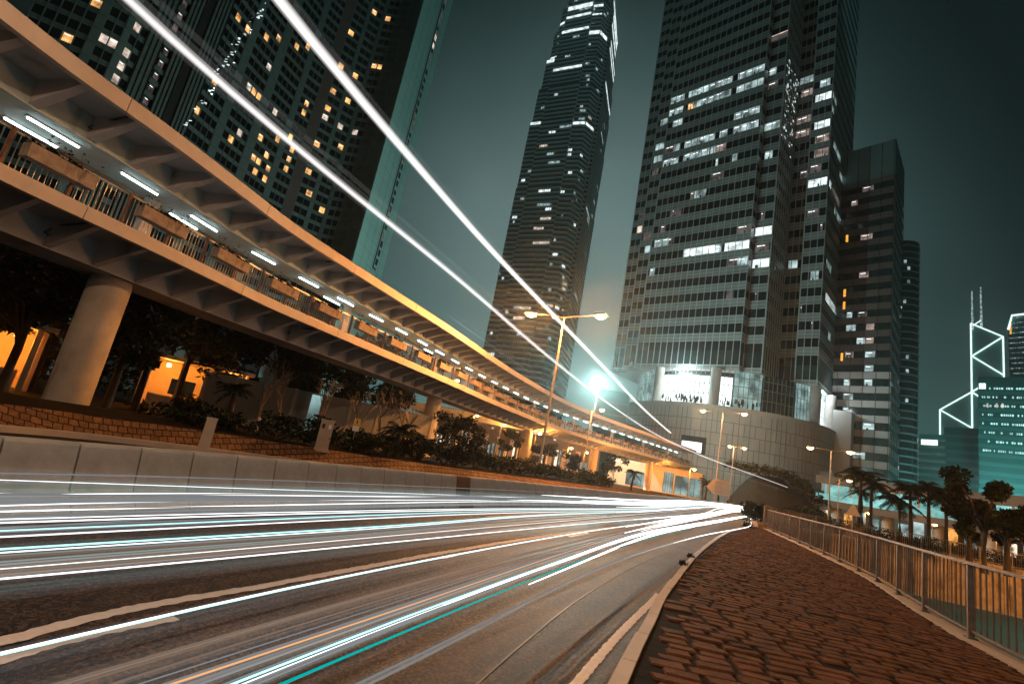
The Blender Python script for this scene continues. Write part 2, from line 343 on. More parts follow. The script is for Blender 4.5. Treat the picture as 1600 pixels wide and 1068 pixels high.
# ------------------------------------------------------------------ plan curves (metres, camera at the origin)
BRIDGE = Path([(-14.6, 1), (-14.35, 5), (-14.0, 9), (-13.5, 12.2), (-12.5, 15.5), (-11.65, 18.8), (-10.9, 21.8), (-9.7, 24.9), (-7.3, 30.6), (-4.6, 37.0), (-.6, 47.6), (2.6, 55.0), (7.3, 64.6), (13.6, 74.5), (21.4, 84), (31, 95), (44, 110)])
BARR = Path([(-6.6, -6), (-6.35, -2), (-5.85, 2), (-5.0, 5.45), (-4.72, 6.18), (-4.45, 6.9), (-3.88, 8.13), (-3.28, 9.3), (-2.36, 11.15), (-1.25, 13.1), (.88, 16.9), (3.9, 21.9), (8.8, 30.0), (15.2, 41.5), (25.9, 60), (37, 77)])
KERB = Path([(-.95, -6), (-.35, -2), (.1, .8), (.62, 2.75), (1.32, 4.47), (2.02, 6.06), (3.05, 8.32), (6.07, 14.3), (11.1, 23.4), (17.2, 33.0), (24.4, 44), (34, 57.5), (45, 72)])
RAIL = Path([(4.9, -6), (5.4, -2), (6.05, 2), (7.0, 5.6), (8.1, 8.6), (9.2, 10.9), (10.2, 12.8), (11.9, 16.4), (14.7, 23.8), (17.75, 32.4)])

# ------------------------------------------------------------------ ground and roads
trench = [RAIL.off(u, -.32) for u in [k * 2 for k in range(int(RAIL.L / 2) + 1)]] + [(21, 36.5, 0), (25, 39.2, 0), (31, 41.0, 0), (37, 40.6, 0), (43, 38.5, 0), (50, 34, 0), (60, 20, 0), (60, -20, 0), (12, -20, 0)]
bm = bmesh.new()
def loop(pts, z):
    vs = [bm.verts.new((p[0], p[1], z)) for p in pts]
    for i in range(len(vs)): bm.edges.new((vs[i], vs[(i + 1) % len(vs)]))
loop([(-3000, -600), (3000, -600), (3000, 3000), (-3000, 3000)], -.03); loop(trench, -.03)
bmesh.ops.triangle_fill(bm, use_beauty=True, edges=bm.edges[:])
for f in bm.faces:
    if f.normal.z < 0: f.normal_flip()
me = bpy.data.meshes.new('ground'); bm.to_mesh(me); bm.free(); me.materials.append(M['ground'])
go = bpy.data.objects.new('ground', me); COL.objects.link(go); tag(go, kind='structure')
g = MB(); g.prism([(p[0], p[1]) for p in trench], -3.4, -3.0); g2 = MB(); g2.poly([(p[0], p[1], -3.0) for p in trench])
struct(g2, 'lower_road', M['headlight_tint_floor'])
g = MB(); n = 120
for k in range(n):
    a0, a1 = k / n, (k + 1) / n
    l0, l1 = BARR.off(BARR.L * a0, .2, 0), BARR.off(BARR.L * a1, .2, 0); k0, k1 = KERB.off(KERB.L * a0, 0, 0), KERB.off(KERB.L * a1, 0, 0)
    g.quad(l0, k0, k1, l1)
struct(g, 'road', M['asphalt'])
g = MB()                                                   # paved footway: from the kerb to the railing
nk = 100; UK = 43.5; UR = RAIL.L; ring_k = []; ring_r = []
for k in range(nk):
    a0, a1 = k / nk, (k + 1) / nk
    c0, c1 = KERB.off(UK * a0, -.12, .118), KERB.off(UK * a1, -.12, .118); r0, r1 = RAIL.off(UR * a0, .16, .118), RAIL.off(UR * a1, .16, .118)
    g.quad(c0, r0, r1, c1); ring_k.append(KERB.off(UK * a0, -.24)); ring_r.append(r0)
struct(g, 'pavement_bed', M['soil'])
def inside(px_, py_, ring):
    c = False; j = len(ring) - 1
    for i in range(len(ring)):
        (xi, yi), (xj, yj) = ring[i][:2], ring[j][:2]
        if (yi > py_) != (yj > py_) and px_ < (xj - xi) * (py_ - yi) / (yj - yi) + xi: c = not c
        j = i
    return c
ringP = ring_k + list(reversed(ring_r)); g = MB(); ca, sa = math.cos(R(-5)), math.sin(R(-5)); v_ = -6.0
while v_ < 34:                                             # every brick is laid by itself, worn and uneven
    rh = .178 + random.uniform(-.012, .012); u_ = -8 + random.uniform(0, .4)
    while u_ < 20:
        bw_ = random.uniform(.27, .46); uc, vc = u_ + bw_ / 2, v_ + rh / 2; X, Y = uc * ca - vc * sa, uc * sa + vc * ca
        if inside(X, Y, ringP) and random.random() > .012:
            gp = random.uniform(.014, .026); hx, hy = bw_ / 2 - gp, rh / 2 - gp * .8; z = .135 + random.gauss(0, .0042); tl, tm = random.gauss(0, .008), random.gauss(0, .015); rz = R(-5) + random.gauss(0, .022); c2, s2 = math.cos(rz), math.sin(rz); ch = random.uniform(.012, .024)
            Q = lambda p_, q_, zz: (X + p_ * c2 - q_ * s2, Y + p_ * s2 + q_ * c2, zz + p_ * tl + q_ * tm)
            j_ = [random.uniform(-.01, .01) for _ in range(8)]
            cs = [(-hx + j_[0], -hy + j_[1]), (hx + j_[2], -hy + j_[3]), (hx + j_[4], hy + j_[5]), (-hx + j_[6], hy + j_[7])]
            g.hexa([Q(p_, q_, .10) for p_, q_ in cs], [Q(p_ - math.copysign(ch, p_), q_ - math.copysign(ch * .8, q_), z) for p_, q_ in cs])
        u_ += bw_
    v_ += rh
struct(g, 'pavement', M['paving'])
g = MB(); u = 0                                            # kerb stones with open joints
while u < KERB.L - 1:
    fr = KERB.frames(u, u + .9, .3); j = random.uniform(-.008, .008)
    g.sweep([(0 + j, -.02), (0 + j, .11), (-.02 + j, .14), (-.13, .145), (-.13, -.02)], fr); u += .915
struct(g, 'kerb', M['concrete'])
g = MB(); g.sweep([(.17, -.05), (.17, .16), (-.2, .16), (-.2, -.05)], RAIL.frames(0, RAIL.L, .5)); struct(g, 'kerb', M['concrete'])
# painted lines, edges worn ragged
def paint(pts, width, z=.004, wob=.012, step=.05):
    pa = Path(pts); g = MB(); prev = None; u = 0
    while u <= pa.L:
        p, t, nn = pa.fr(u); a = width / 2 + random.uniform(-wob, wob); b = width / 2 + random.uniform(-wob, wob)
        cur = ((p.x + nn.x * a, p.y + nn.y * a, z), (p.x - nn.x * b, p.y - nn.y * b, z))
        if prev: g.quad(prev[1], cur[1], cur[0], prev[0])
        prev = cur; u += step
    return struct(g, 'road_marking', M['line'])
paint([(-3.3, .4), (-2.85, 2.4), (-2.61, 3.36), (-2.39, 4.12), (-1.89, 5.1), (-1.05, 6.83), (-.36, 8.25), (1.6, 12.0), (5.4, 18.6), (11, 28), (19, 41), (29, 57)], .115)
paint([(-3.1, .4), (-2.66, 2.3), (-2.44, 3.19), (-2.28, 3.68), (-2.0, 4.2)], .10)
paint([(-.42, 7.75), (-.22, 8.15)], .10); paint([(2.2, 12.6), (3.0, 14.1)], .10)
paint([(-.62, -2), (-.2, .6), (.33, 2.9), (1.02, 4.4), (1.75, 5.9), (2.55, 7.45), (2.95, 8.25)], .09, wob=.006)
g = MB()                                                   # tar seam in the near lane
pa = Path([(-.9, 1.2), (-.1, 3.2), (.62, 5.0), (1.5, 7.0), (2.9, 9.8), (4.9, 13.4)])
g.sweep([(.010, .003), (.010, .006), (-.010, .006), (-.010, .003)], pa.frames(0, pa.L, .1)); struct(g, 'road_seam', M['black'])

# left verge: gutter, brick slope, planting bed
SL_B = Path([(-12.6, 2), (-11.9, 8), (-11.2, 11.4), (-10.6, 13.2), (-9.3, 15.0), (-7.5, 16.9), (-5.4, 19.0), (-2.9, 21.6), (.4, 26), (5, 33), (12.0, 44.5)])
g = MB(); g.sweep([(-.18, -.02), (-.18, .12), (0, .13), (0, -.02)], SL_B.frames(0, SL_B.L, .5)); struct(g, 'kerb', M['concrete'])
g = MB(); fr = SL_B.frames(0, SL_B.L, .5)
for i in range(len(fr) - 1):
    (p, t, n1), (q, t2, n2) = fr[i], fr[i + 1]
    g.quad((p.x, p.y, .1), (q.x, q.y, .1), (q.x + n2.x * .55, q.y + n2.y * .55, .55), (p.x + n1.x * .55, p.y + n1.y * .55, .55))
struct(g, 'brick_slope', M['slopebrick'])
g = MB()
for i in range(len(fr) - 1):
    (p, t, n1), (q, t2, n2) = fr[i], fr[i + 1]
    for o0, o1, z0, z1 in ((.55, 3.5, .55, .62), (3.5, 9, .62, .4), (9, 16, .4, .1)):
        g.quad((p.x + n1.x * o0, p.y + n1.y * o0, z0), (q.x + n2.x * o0, q.y + n2.y * o0, z0), (q.x + n2.x * o1, q.y + n2.y * o1, z1), (p.x + n1.x * o1, p.y + n1.y * o1, z1))
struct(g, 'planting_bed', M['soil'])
# dark grass bank beyond the road
g = MB(); rows = []
for i in range(25):
    az = 25.0 + 9.0 * i / 24; row = []
    for j in range(9):
        f = j / 8; d = 84 + 18 * f; hgt = (6.6 if az < 29.5 else 6.6 - (az - 29.5) * 1.15) * min(1, max(0, (az - 24.9) / 2.6)) ** .7
        row.append(P(az, d, .05 + hgt * (f ** .8) + random.uniform(-.15, .15) * f))
    rows.append(row)
for i in range(24):
    for j in range(8): g.quad(rows[i][j], rows[i + 1][j], rows[i + 1][j + 1], rows[i][j + 1])
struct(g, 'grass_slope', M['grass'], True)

# ------------------------------------------------------------------ precast road barrier, one object per block
def barrier_block(u, length, m, label, group='precast barrier blocks along the road'):
    fr = BARR.frames(u + .012, u + length - .012, length / 2)
    j = random.uniform(-.006, .006); mid = fr[len(fr) // 2][0]
    g = MB(); g.sweep([(-.24 + j, 0), (-.24 + j, .07), (-.06 + j, .30), (.02 + j, .77), (.04 + j, .80), (.20, .80), (.22, .77), (.40, .30), (.55, 0)], fr)
    g.v = [(x - mid.x, y - mid.y, z) for x, y, z in g.v]
    o = g.build('barrier_block', m, loc=(mid.x, mid.y, 0)); tag(o, label, 'barrier', group)
u = 0; k = 0
U_BROWN = None
for q in range(int(BARR.L * 20)):
    p = BARR.fr(q / 20)[0]
    if math.degrees(math.atan2(p.x, p.y)) > -2.2 and p.y > 5: U_BROWN = q / 20; break
while u < BARR.L - 1 and k < 130:
    if U_BROWN and u <= U_BROWN < u + .73: barrier_block(u, .73, M['barrier_brown'], 'brown stained block in the grey concrete road barrier')
    else: barrier_block(u, .73, M['barrier'], 'plain grey concrete block of the roadside barrier')
    u += .73; k += 1

# ------------------------------------------------------------------ covered footbridge
FB = world_thing('covered_footbridge', 'long curving covered concrete footbridge with ribbed roof and lit deck', 'footbridge', (-14, 9, 0))
MOD = 3.2; U_END = BRIDGE.L - .2
def part(mb, name, m, smooth=False): return mb.build(name, m, FB, smooth=smooth)
u = .4
while u < U_END - 1:                                       # edge beams in cast lengths
    e = min(u + 6.37, U_END)
    fr = BRIDGE.frames(u, e, .8)
    g = MB(); g.sweep([(0, 5.90), (-.03, 6.30), (.22, 6.31), (.25, 5.90)], fr); part(g, 'deck_fascia', M['fascia'])
    g = MB(); g.sweep([(0, 9.52), (-.02, 9.98), (.02, 10.02), (.25, 10.0), (.22, 9.52)], fr); part(g, 'roof_fascia', M['fascia'])
    u = e + .03
frs = BRIDGE.frames(0, U_END, 1.0)
g = MB(); g.sweep([(.26, 6.02), (.26, 6.2), (6.14, 6.2), (6.14, 6.02)], frs); part(g, 'deck_slab', M['soffit'])
g = MB(); g.sweep([(2.2, 5.12), (2.2, 6.01), (4.2, 6.01), (4.2, 5.12)], frs); part(g, 'deck_spine', M['soffit'])
g = MB(); g.sweep([(.23, 9.74), (.23, 9.9), (6.17, 9.9), (6.17, 9.74)], frs); part(g, 'roof_slab', M['soffit'])
g = MB(); g.sweep([(2.2, 8.9), (2.2, 9.73), (4.2, 9.73), (4.2, 8.9)], frs); part(g, 'roof_beam', M['ceiling'])
g = MB(); g.sweep([(6.15, 5.9), (6.15, 7.35), (6.4, 7.35), (6.4, 5.9)], frs); part(g, 'far_parapet', M['parapet'])
g = MB(); g.sweep([(6.2, 9.52), (6.2, 10.0), (6.4, 10.0), (6.4, 9.52)], frs); part(g, 'far_roof_fascia', M['fascia'])
def rib(u, z_out, z_in, z_top, th):
    p, t, n = BRIDGE.fr(u); A = lambda o, z, s: (p.x + n.x * o + t.x * s, p.y + n.y * o + t.y * s, z)
    g = MB(); h = th / 2
    g.hexa([A(.2, z_out, -h * .8), A(2.25, z_in, -h), A(2.25, z_in, h), A(.2, z_out, h * .8)], [A(.2, z_top, -h * .8), A(2.25, z_top, -h), A(2.25, z_top, h), A(.2, z_top, h * .8)]); return g
k = 0; u = 1.0
while u < U_END - .5 and k < 98:
    part(rib(u, 5.93, 5.13, 6.05, .22), 'deck_rib', M['soffit']); part(rib(u, 9.60, 8.92, 9.77, .30), 'roof_rib', M['soffit'])
    u += 1.6 if k < 60 else 2.1; k += 1
for u in (13.55, 24.8, 37):                                  # zigzag drain pipes under roof and deck
    for z_in, z_t in ((8.95, 9.68), (5.2, 5.95)):
        g = MB(); q = lambda o, s, z: BRIDGE.off(u + s, o, z)
        g.tube([q(.3, .0, z_t), q(1.6, .15, z_t - .06), q(2.1, .2, z_t - .12), q(2.12, .0, z_in + .35), q(2.12, .32, z_in + .3), q(2.12, .3, z_in)], .035, 5); part(g, 'drain_pipe', M['dark_metal'])
for k in range(12):
    u = 5 + k * 12.8
    if u < U_END:
        p, t, n = BRIDGE.fr(u); g = MB(); g.box((p.x + n.x * 3.9, p.y + n.y * 3.9, 7.55), (.5, .32, 2.72), math.atan2(t.y, t.x)); part(g, 'roof_post', M['concrete'])
PIERS = []
for az in (-39.3, -7.3, 3.7, 11.3, 17.2, 20.4):
    best = min(range(len(BRIDGE.p)), key=lambda i: abs(math.degrees(math.atan2(BRIDGE.off(i * .1, 3.2)[0], BRIDGE.off(i * .1, 3.2)[1])) - az))
    c = BRIDGE.off(best * .1, 3.2); PIERS.append(c)
    g = MB(); g.tube([(c[0], c[1], -.03), (c[0], c[1], .6), (c[0], c[1], 2.5), (c[0], c[1], 4.9), (c[0], c[1], 5.125)], [.66, .66, .66, .66, .62], 28); o = part(g, 'pier', M['pier'], True)
# railing bays: bars between posts, every bay a part
k = 0; u = 6.4
while u < U_END - 2 and k < 96:
    g = MB(); near = u < 60
    nb = 12 if near else 6
    fr = BRIDGE.frames(u, u + 1.6, .8)
    g.sweep([(.40, 7.36), (.40, 7.42), (.45, 7.42), (.45, 7.36)], fr); g.sweep([(.41, 6.40), (.41, 6.43), (.44, 6.43), (.44, 6.40)], fr)
    for i in range(nb):
        c = BRIDGE.off(u + .08 + 1.5 * i / (nb - 1), .425); w_ = .017 if near else .035
        g.box((c[0], c[1], 6.88), (w_, w_, .95))
    part(g, 'railing_bay', M['bar_metal'])
    c = BRIDGE.off(u, .36); g = MB(); p, t, n = BRIDGE.fr(u); g.box((c[0], c[1], 6.87), (.07, .09, 1.16), math.atan2(t.y, t.x)); part(g, 'railing_post', M['post_rust'])
    u += 1.6; k += 1

# planters hooked on the railing, each a thing with its plants
def leaf_quads(g, c, r, n, size, squash=1.0, m=0):
    for _ in range(n):
        a = random.uniform(0, 2 * math.pi); z = random.uniform(-1, 1); rr = random.random() ** .45
        s = math.sqrt(1 - z * z); p = Vector((c[0] + r[0] * rr * s * math.cos(a), c[1] + r[1] * rr * s * math.sin(a), c[2] + r[2] * rr * z))
        d = Vector((random.uniform(-1, 1), random.uniform(-1, 1), random.uniform(-.7, .9))).normalized(); e = d.cross(Vector((random.uniform(-1, 1), random.uniform(-1, 1), random.uniform(-1, 1)))).normalized()
        L = size * random.uniform(.6, 1.4); W = L * random.uniform(.25, .45)
        g.quad(p - d * L, p + e * W, p + d * L, p - e * W, m)
def planter_protos():
    out = []
    for v in range(3):
        t = thing('planter_box', 'x', 'planter', (0, 0, 0), 0, 'planter boxes hung along the footbridge railing')
        b = MB(); L, D, H, th = 1.72, .36, .40, .04
        b.box((0, 0, .02), (L, D, .04)); b.box((0, -D / 2 + th / 2, H / 2 + .02), (L, th, H - .04)); b.box((0, D / 2 - th / 2, H / 2 + .02), (L, th, H - .04))
        for s in (-1, 1): b.box((s * (L / 2 - th / 2), 0, H / 2 + .02), (th, D - 2 * th, H - .042))
        b.build('box', M['terra'], t, (0, 0, 0))
        f = MB()
        for i in range(9): leaf_quads(f, (-.75 + 1.5 * i / 8, random.uniform(-.08, .12), .42 + random.uniform(-.03, .08)), (.16, .17, random.uniform(.06, .17)), 34, .07)
        for i in range(14):
            x = random.uniform(-.8, .8); a = Vector((x, random.uniform(-.1, .1), .4)); d = Vector((random.uniform(-.3, .3), random.uniform(-.25, .15), random.uniform(.15, .42)))
            f.tube([a, a + d * .6, a + d + Vector((d.x * .5, d.y * .5, -.05))], [.006, .005, .003], 3); leaf_quads(f, a + d, (.07, .07, .05), 6, .04)
        f.build('plants', M['leaf'], t, (0, 0, 0)); out.append(t)
    return out
PP = planter_protos()
def near_u(az, o=0):
    return min(range(len(BRIDGE.p)), key=lambda i: abs(math.degrees(math.atan2(BRIDGE.off(i * .1, o)[0], BRIDGE.off(i * .1, o)[1])) - az)) * .1
u0 = near_u(-45.0); used = set(); idx = 0
while u0 + idx * MOD < U_END - 3:
    u = u0 + idx * MOD; p, t, n = BRIDGE.fr(u); v = idx % 3
    loc = (p.x + n.x * .14, p.y + n.y * .14, 6.80 + random.uniform(-.015, .015)); rz = math.atan2(t.y, t.x)
    lab = {0: 'weathered planter box nearest the left edge, thick dark plants on top', 1: 'second planter box from the left, with twiggy stems',
           4: 'planter box lit brightest by the orange street lamp'}.get(idx, 'brown planter box hung on the footbridge railing further along')
    if v not in used: o = PP[v]; used.add(v); o.location = loc; o.rotation_euler = (0, 0, rz); o['label'] = lab
    else: o = copy_tree(PP[v], loc, rz, lab)
    idx += 1
# fluorescent battens under the roof beam
def tube_proto():
    t = thing('tube_light', 'x', 'ceiling light', (0, 0, 0), 0, 'tube lights under the footbridge roof')
    g = MB(); g.box((0, 0, .035), (1.56, .13, .05)); g.build('housing', M['white_paint'], t, (0, 0, 0))
    g = MB(); g.tube([(-.74, 0, -.02), (.74, 0, -.02)], .03, 8); g.build('tube', M['tube'], t, (0, 0, 0)); return t
TP = tube_proto(); first = True; ut = near_u(-46.4, 2.95); k = 0
while ut + k * MOD < U_END - 1:
    for ins in (2.95, 4.05):
        if ins > 3.5 and k not in (0, 2, 5, 9): continue
        p, t, n = BRIDGE.fr(ut + k * MOD); loc = (p.x + n.x * ins, p.y + n.y * ins, 8.84); rz = math.atan2(t.y, t.x)
        lab = 'white tube light in the row along the road side of the footbridge ceiling' if ins < 3.5 else 'white tube light in the inner row of the footbridge ceiling'
        if k == 0 and ins < 3.5: lab = 'longest looking white tube light at the left end of the footbridge ceiling'
        if first: TP.location = loc; TP.rotation_euler = (0, 0, rz); TP['label'] = lab; first = False
        else: copy_tree(TP, loc, rz, lab)
    k += 1

# ------------------------------------------------------------------ pedestrian railing at right
def railing(name, label, path, z0, h, bay, nb, m, post=.055, barw=.016, top=.06):
    p0 = path.fr(0)[0]; t = world_thing(name, label, 'railing', (p0.x, p0.y, z0)); u = 0; k = 0
    while u + bay <= path.L + .01:
        fr = path.frames(u, u + bay, bay / 2)
        g = MB(); g.sweep([(-top / 2, z0 + h - .045), (-top / 2, z0 + h), (top / 2, z0 + h), (top / 2, z0 + h - .045)], fr); g.build('top_rail', m, t)
        g = MB(); g.sweep([(-.018, z0 + .10), (-.018, z0 + .135), (.018, z0 + .135), (.018, z0 + .10)], fr)
        for i in range(nb):
            c = path.off(u + bay * (i + .75) / (nb + .5), 0); g.box((c[0], c[1], z0 + (h + .08) / 2), (barw, barw, h - .17))
        g.build('bar_panel', m, t)
        p, tt, n = path.fr(u); rz = math.atan2(tt.y, tt.x); g = MB()
        g.box((p.x, p.y, z0 + h / 2 - .03), (post, post * 1.5, h - .06), rz); g.box((p.x, p.y, z0 + .012), (.16, .14, .024), rz); g.build('post', m, t)
        u += bay; k += 1
    return t
railing('pedestrian_railing', 'near steel railing with vertical bars along the brick footway', RAIL, .16, 1.16, 2.13, 11, M['rail_metal'])
OPP = Path([(17.9, 33.9), (21, 36.6), (25, 39.3), (31, 41.2), (37, 40.8), (43, 38.7), (50, 34.2), (58, 22)])
F2 = Path([(18.6, 34.3), (21, 36.3), (25, 38.9), (31, 40.8), (37, 40.4), (43, 38.3), (49.5, 34)])
railing('pedestrian_railing', 'far grey railing along the top of the orange lit wall', F2, .42, 1.12, 2.0, 13, M['rail_metal'], .06, .022)
g = MB(); g.sweep([(-.05, -3.02), (-.05, .42), (.3, .42), (.3, -3.02)], OPP.frames(0, OPP.L, .4))
for q in range(int(OPP.L / .35)):
    p, t, n = OPP.fr(q * .35); g.box((p.x - n.x * .09, p.y - n.y * .09, -1.35), (.12, .10, 3.3), math.atan2(t.y, t.x))
tag(g.build('retaining_wall', M['orange_wall']), 'ribbed concrete retaining wall of the sunken road, lit orange', 'wall')
g = MB(); g.sweep([(.0, -3.02), (.0, -.02), (.15, -.02), (.15, -3.02)], [(p + n * (-.47), t, n) for p, t, n in RAIL.frames(0, RAIL.L, .6)]); tag(g.build('retaining_wall', M['concrete']), 'concrete retaining wall under the near railing of the footway', 'wall')
g = MB()
for q in range(int(OPP.L / .35)):
    p, t, n = OPP.fr(q * .35)
    leaf_quads(g, (p.x + n.x * .75, p.y + n.y * .75, .95), (.38, .38, .66), 60, .15)
tag(g.build('hedge', M['leaf']), 'long dark clipped hedge behind the far railing', 'hedge')

# ------------------------------------------------------------------ street lamps
def lamp(base, h, heads, power, label, r=.09, col=(1, .42, .12), head=(.62, .26, .14), light=True):
    t = thing('street_lamp', label, 'street lamp', base, 0, 'sodium street lamps')
    g = MB(); g.tube([(0, 0, 0), (0, 0, 1.2), (0, 0, 1.25), (0, 0, h)], [r * 1.5, r * 1.4, r, r * .6], 10); g.build('pole', M['pole'], t, (0, 0, 0))
    for dx, dy, dz in heads:
        d = Vector((dx, dy, 0)); L = d.length; dn = d.normalized() if L > .01 else Vector((1, 0, 0)); rz = math.atan2(dn.y, dn.x)
        g = MB(); g.tube([(0, 0, h - .05), (dx * .35, dy * .35, h + dz * .75), (dx, dy, h + dz)], [r * .5, r * .4, r * .35], 6); g.build('arm', M['pole'], t, (0, 0, 0))
        g = MB(); a, b, c = head; g.hexa([(-a / 2, -b / 2, 0), (a / 2, -b / 2, 0), (a / 2, b / 2, 0), (-a / 2, b / 2, 0)], [(-a * .42, -b * .3, c), (a * .36, -b * .25, c * .8), (a * .36, b * .25, c * .8), (-a * .42, b * .3, c)])
        ho = g.build('lamp_head', M['pole'], t, (dx + dn.x * .2, dy + dn.y * .2, h + dz)); ho.rotation_euler = (0, 0, rz)
        g = MB(); rings = 5; N = 12; pr = [(a * .42 * math.cos(q), -c * 1.5 * math.sin(q)) for q in [math.pi / 2 * k / rings for k in range(rings + 1)]]
        for k in range(rings):
            for j in range(N):
                t0, t1 = 2 * math.pi * j / N, 2 * math.pi * (j + 1) / N; (r0, z0), (r1, z1) = pr[k], pr[k + 1]; s = b / a * 1.1
                g.quad((r0 * math.cos(t0), r0 * math.sin(t0) * s, z0 - .005), (r0 * math.cos(t1), r0 * math.sin(t1) * s, z0 - .005), (r1 * math.cos(t1), r1 * math.sin(t1) * s, z1 - .005), (r1 * math.cos(t0), r1 * math.sin(t0) * s, z1 - .005))
        g.build('lens', M['lens'], ho, (0, 0, 0), True)
        if light and power:
            ld = bpy.data.lights.new('sodium_light', 'POINT'); ld.energy = power; ld.color = col; ld.shadow_soft_size = .12
            lo = bpy.data.objects.new('sodium_light', ld); COL.objects.link(lo); lo.parent = ho; lo.location = (0, 0, -.36)
    return t
lamp((3.42, 35.29, 0), 12, [(2.15, -1.75, .05), (-2.2, .9, .05)], 9500, 'tall double armed lamp post with the two brightest orange lamps', .10, head=(1.0, .46, .18), col=(1, .38, .09))
lamp((10, 54.9, 0), 8.0, [(.75, -.9, .1)], 1600, 'slim single arm lamp post in front of the footbridge bend')
lamp((34.1, 76.8, 0), 14, [(-2.1, 2.1, .05), (2.1, -2.1, .05)], 4200, 'double armed lamp post in front of the pale curved wall', .12, head=(1.0, .46, .2))
lamp((40.6, 86, 0), 10, [(1.1, -1.0, .05)], 1300, 'right hand one of two slim lamp posts close together', head=(.8, .4, .2))
lamp((38.6, 87.2, 0), 10, [(1.2, -1.0, .05)], 1300, 'left hand one of two slim lamp posts close together', head=(.7, .34, .2))
lamp((43.84, 65.67, 0), 10, [(-1.7, 1.4, .05), (1.3, -1.4, .05)], 800, 'double armed lamp post beside the palms', .10, head=(.9, .42, .2))
lamp((58.74, 85.68, 0), 8, [(.9, -.9, .05)], 1400, 'low single lamp post behind the palm trunks', head=(1.0, .46, .2))
# the row goes on behind and beside the camera
lamp((-6.9, -7.5, 0), 12, [(2.2, .3, .05)], 5200, 'lamp post beside the footbridge before it enters the picture', .10, col=(1, .60, .36))
lamp((6.4, -4.0, .13), 11, [(-2.4, .2, .05)], 1250, 'lamp post on the brick footway outside the picture', .10, col=(1, .30, .05))
lamp((40, 24, -3), 8, [(-1.6, .9, .05)], 8000, 'lamp post in the sunken road outside the picture', .10, col=(1, .36, .07))
# small lamps under and behind the bridge
for az, d, z, pw, lab in [(-5.6, 62, 9.2, 1500, 'orange lamp just right of the second bridge pier'), (-3.0, 75, 8.6, 1300, 'orange lamp under the bridge between pier two and the shops'), (-2.6, 80, 6.6, 900, 'lower orange lamp among the bushes under the bridge'),
                          (.6, 90, 6.6, 900, 'orange lamp beside the third pier, upper one'), (4.6, 66, 5.0, 700, 'orange lamp in front of the third bridge pier'), (8.4, 88, 4.7, 900, 'orange lamp between the third and fourth piers'),
                          (10.2, 98, 4.8, 900, 'orange lamp just left of the fourth bridge pier'), (13.5, 80, 3.9, 1100, 'orange lamp just right of the fourth bridge pier'), (21.3, 80, 4.6, 1100, 'orange lamp beside the last bridge pier')]:
    p = P(az, d); lamp((p[0], p[1], 0), z, [(.3, -.25, .02)], pw * 2.2, lab, .06, head=(.62, .3, .16), col=(1, .34, .06))
# white floodlight on a mast above the bridge roof
p = P(10.6, 108); t = thing('floodlight_mast', 'mast with a brilliant white floodlight above the footbridge roof', 'floodlight', (p[0], p[1], 0))
g = MB(); g.tube([(0, 0, 0), (0, 0, 18.6)], [.22, .12], 8); g.build('mast', M['pole'], t, (0, 0, 0))
g = MB(); g.box((0, 0, 19.1), (1.5, .5, 1.0), R(-10)); h_ = g.build('lamp_housing', M['dark_metal'], t, (0, 0, 0))
g = MB(); g.box((0, 0, 0), (1.35, .05, .9), 0); lo = g.build('lens', M['flood'], h_, (-.05, -.29, 19.1)); lo.rotation_euler = (0, 0, R(-10))
ld = bpy.data.lights.new('flood_light', 'POINT'); ld.energy = 64000; ld.color = (.60, 1, .96); ld.shadow_soft_size = .4; lo = bpy.data.objects.new('flood_light', ld); COL.objects.link(lo); lo.parent = t; lo.location = (-.1, -.9, 19.3)

# ------------------------------------------------------------------ facades
def offset_poly(pts, d):                                   # ccw ring, outward by d, mitred
    n = len(pts); out = []
    for i in range(n):
        a, b, c = Vector(pts[i - 1][:2]), Vector(pts[i][:2]), Vector(pts[(i + 1) % n][:2])
        t1, t2 = (b - a).normalized(), (c - b).normalized(); n1, n2 = Vector((t1.y, -t1.x)), Vector((t2.y, -t2.x)); m_ = (n1 + n2)
        if m_.length < .2: out.append(b + n1 * d); continue
        m_.normalize(); out.append(b + m_ * (d / max(.35, m_.dot(n1))))
    return out
def band(g, ring0, ring1, z0, z1, m=0, idx=None, lips=True):   # proud strip between an inner and an outer ring
    n = len(ring1)
    for i in (idx or range(n)):
        j = (i + 1) % n; a, b, c, d = ring1[i], ring1[j], ring0[i], ring0[j]
        g.quad((a[0], a[1], z0), (b[0], b[1], z0), (b[0], b[1], z1), (a[0], a[1], z1), m)
        if lips:
            g.quad((c[0], c[1], z1), (a[0], a[1], z1), (b[0], b[1], z1), (d[0], d[1], z1), m); g.quad((a[0], a[1], z0), (c[0], c[1], z0), (d[0], d[1], z0), (b[0], b[1], z0), m)
def fins(g, pts, edges, bay, z0, z1, depth, wd, m=0, base=0.0):
    n = len(pts)
    for i in edges:
        a, b = Vector(pts[i][:2]), Vector(pts[(i + 1) % n][:2]); L = (b - a).length; t = (b - a) / L; nn = Vector((t.y, -t.x)); k = max(1, round(L / bay))
        for q in range(k + 1):
            c = a + t * (L * q / k); rz = math.atan2(t.y, t.x); o = c + nn * (base + depth / 2)
            g.box((o.x, o.y, (z0 + z1) / 2), (wd, depth, z1 - z0), rz, m)
def pane(pts, i, f0, f1, z0, z1, off):
    n = len(pts); a, b = Vector(pts[i][:2]), Vector(pts[(i + 1) % n][:2]); t = (b - a).normalized(); nn = Vector((t.y, -t.x)); c, d = a.lerp(b, f0) + nn * off, a.lerp(b, f1) + nn * off
    return [(c.x, c.y, z0), (d.x, d.y, z0), (d.x, d.y, z1), (c.x, c.y, z1)]
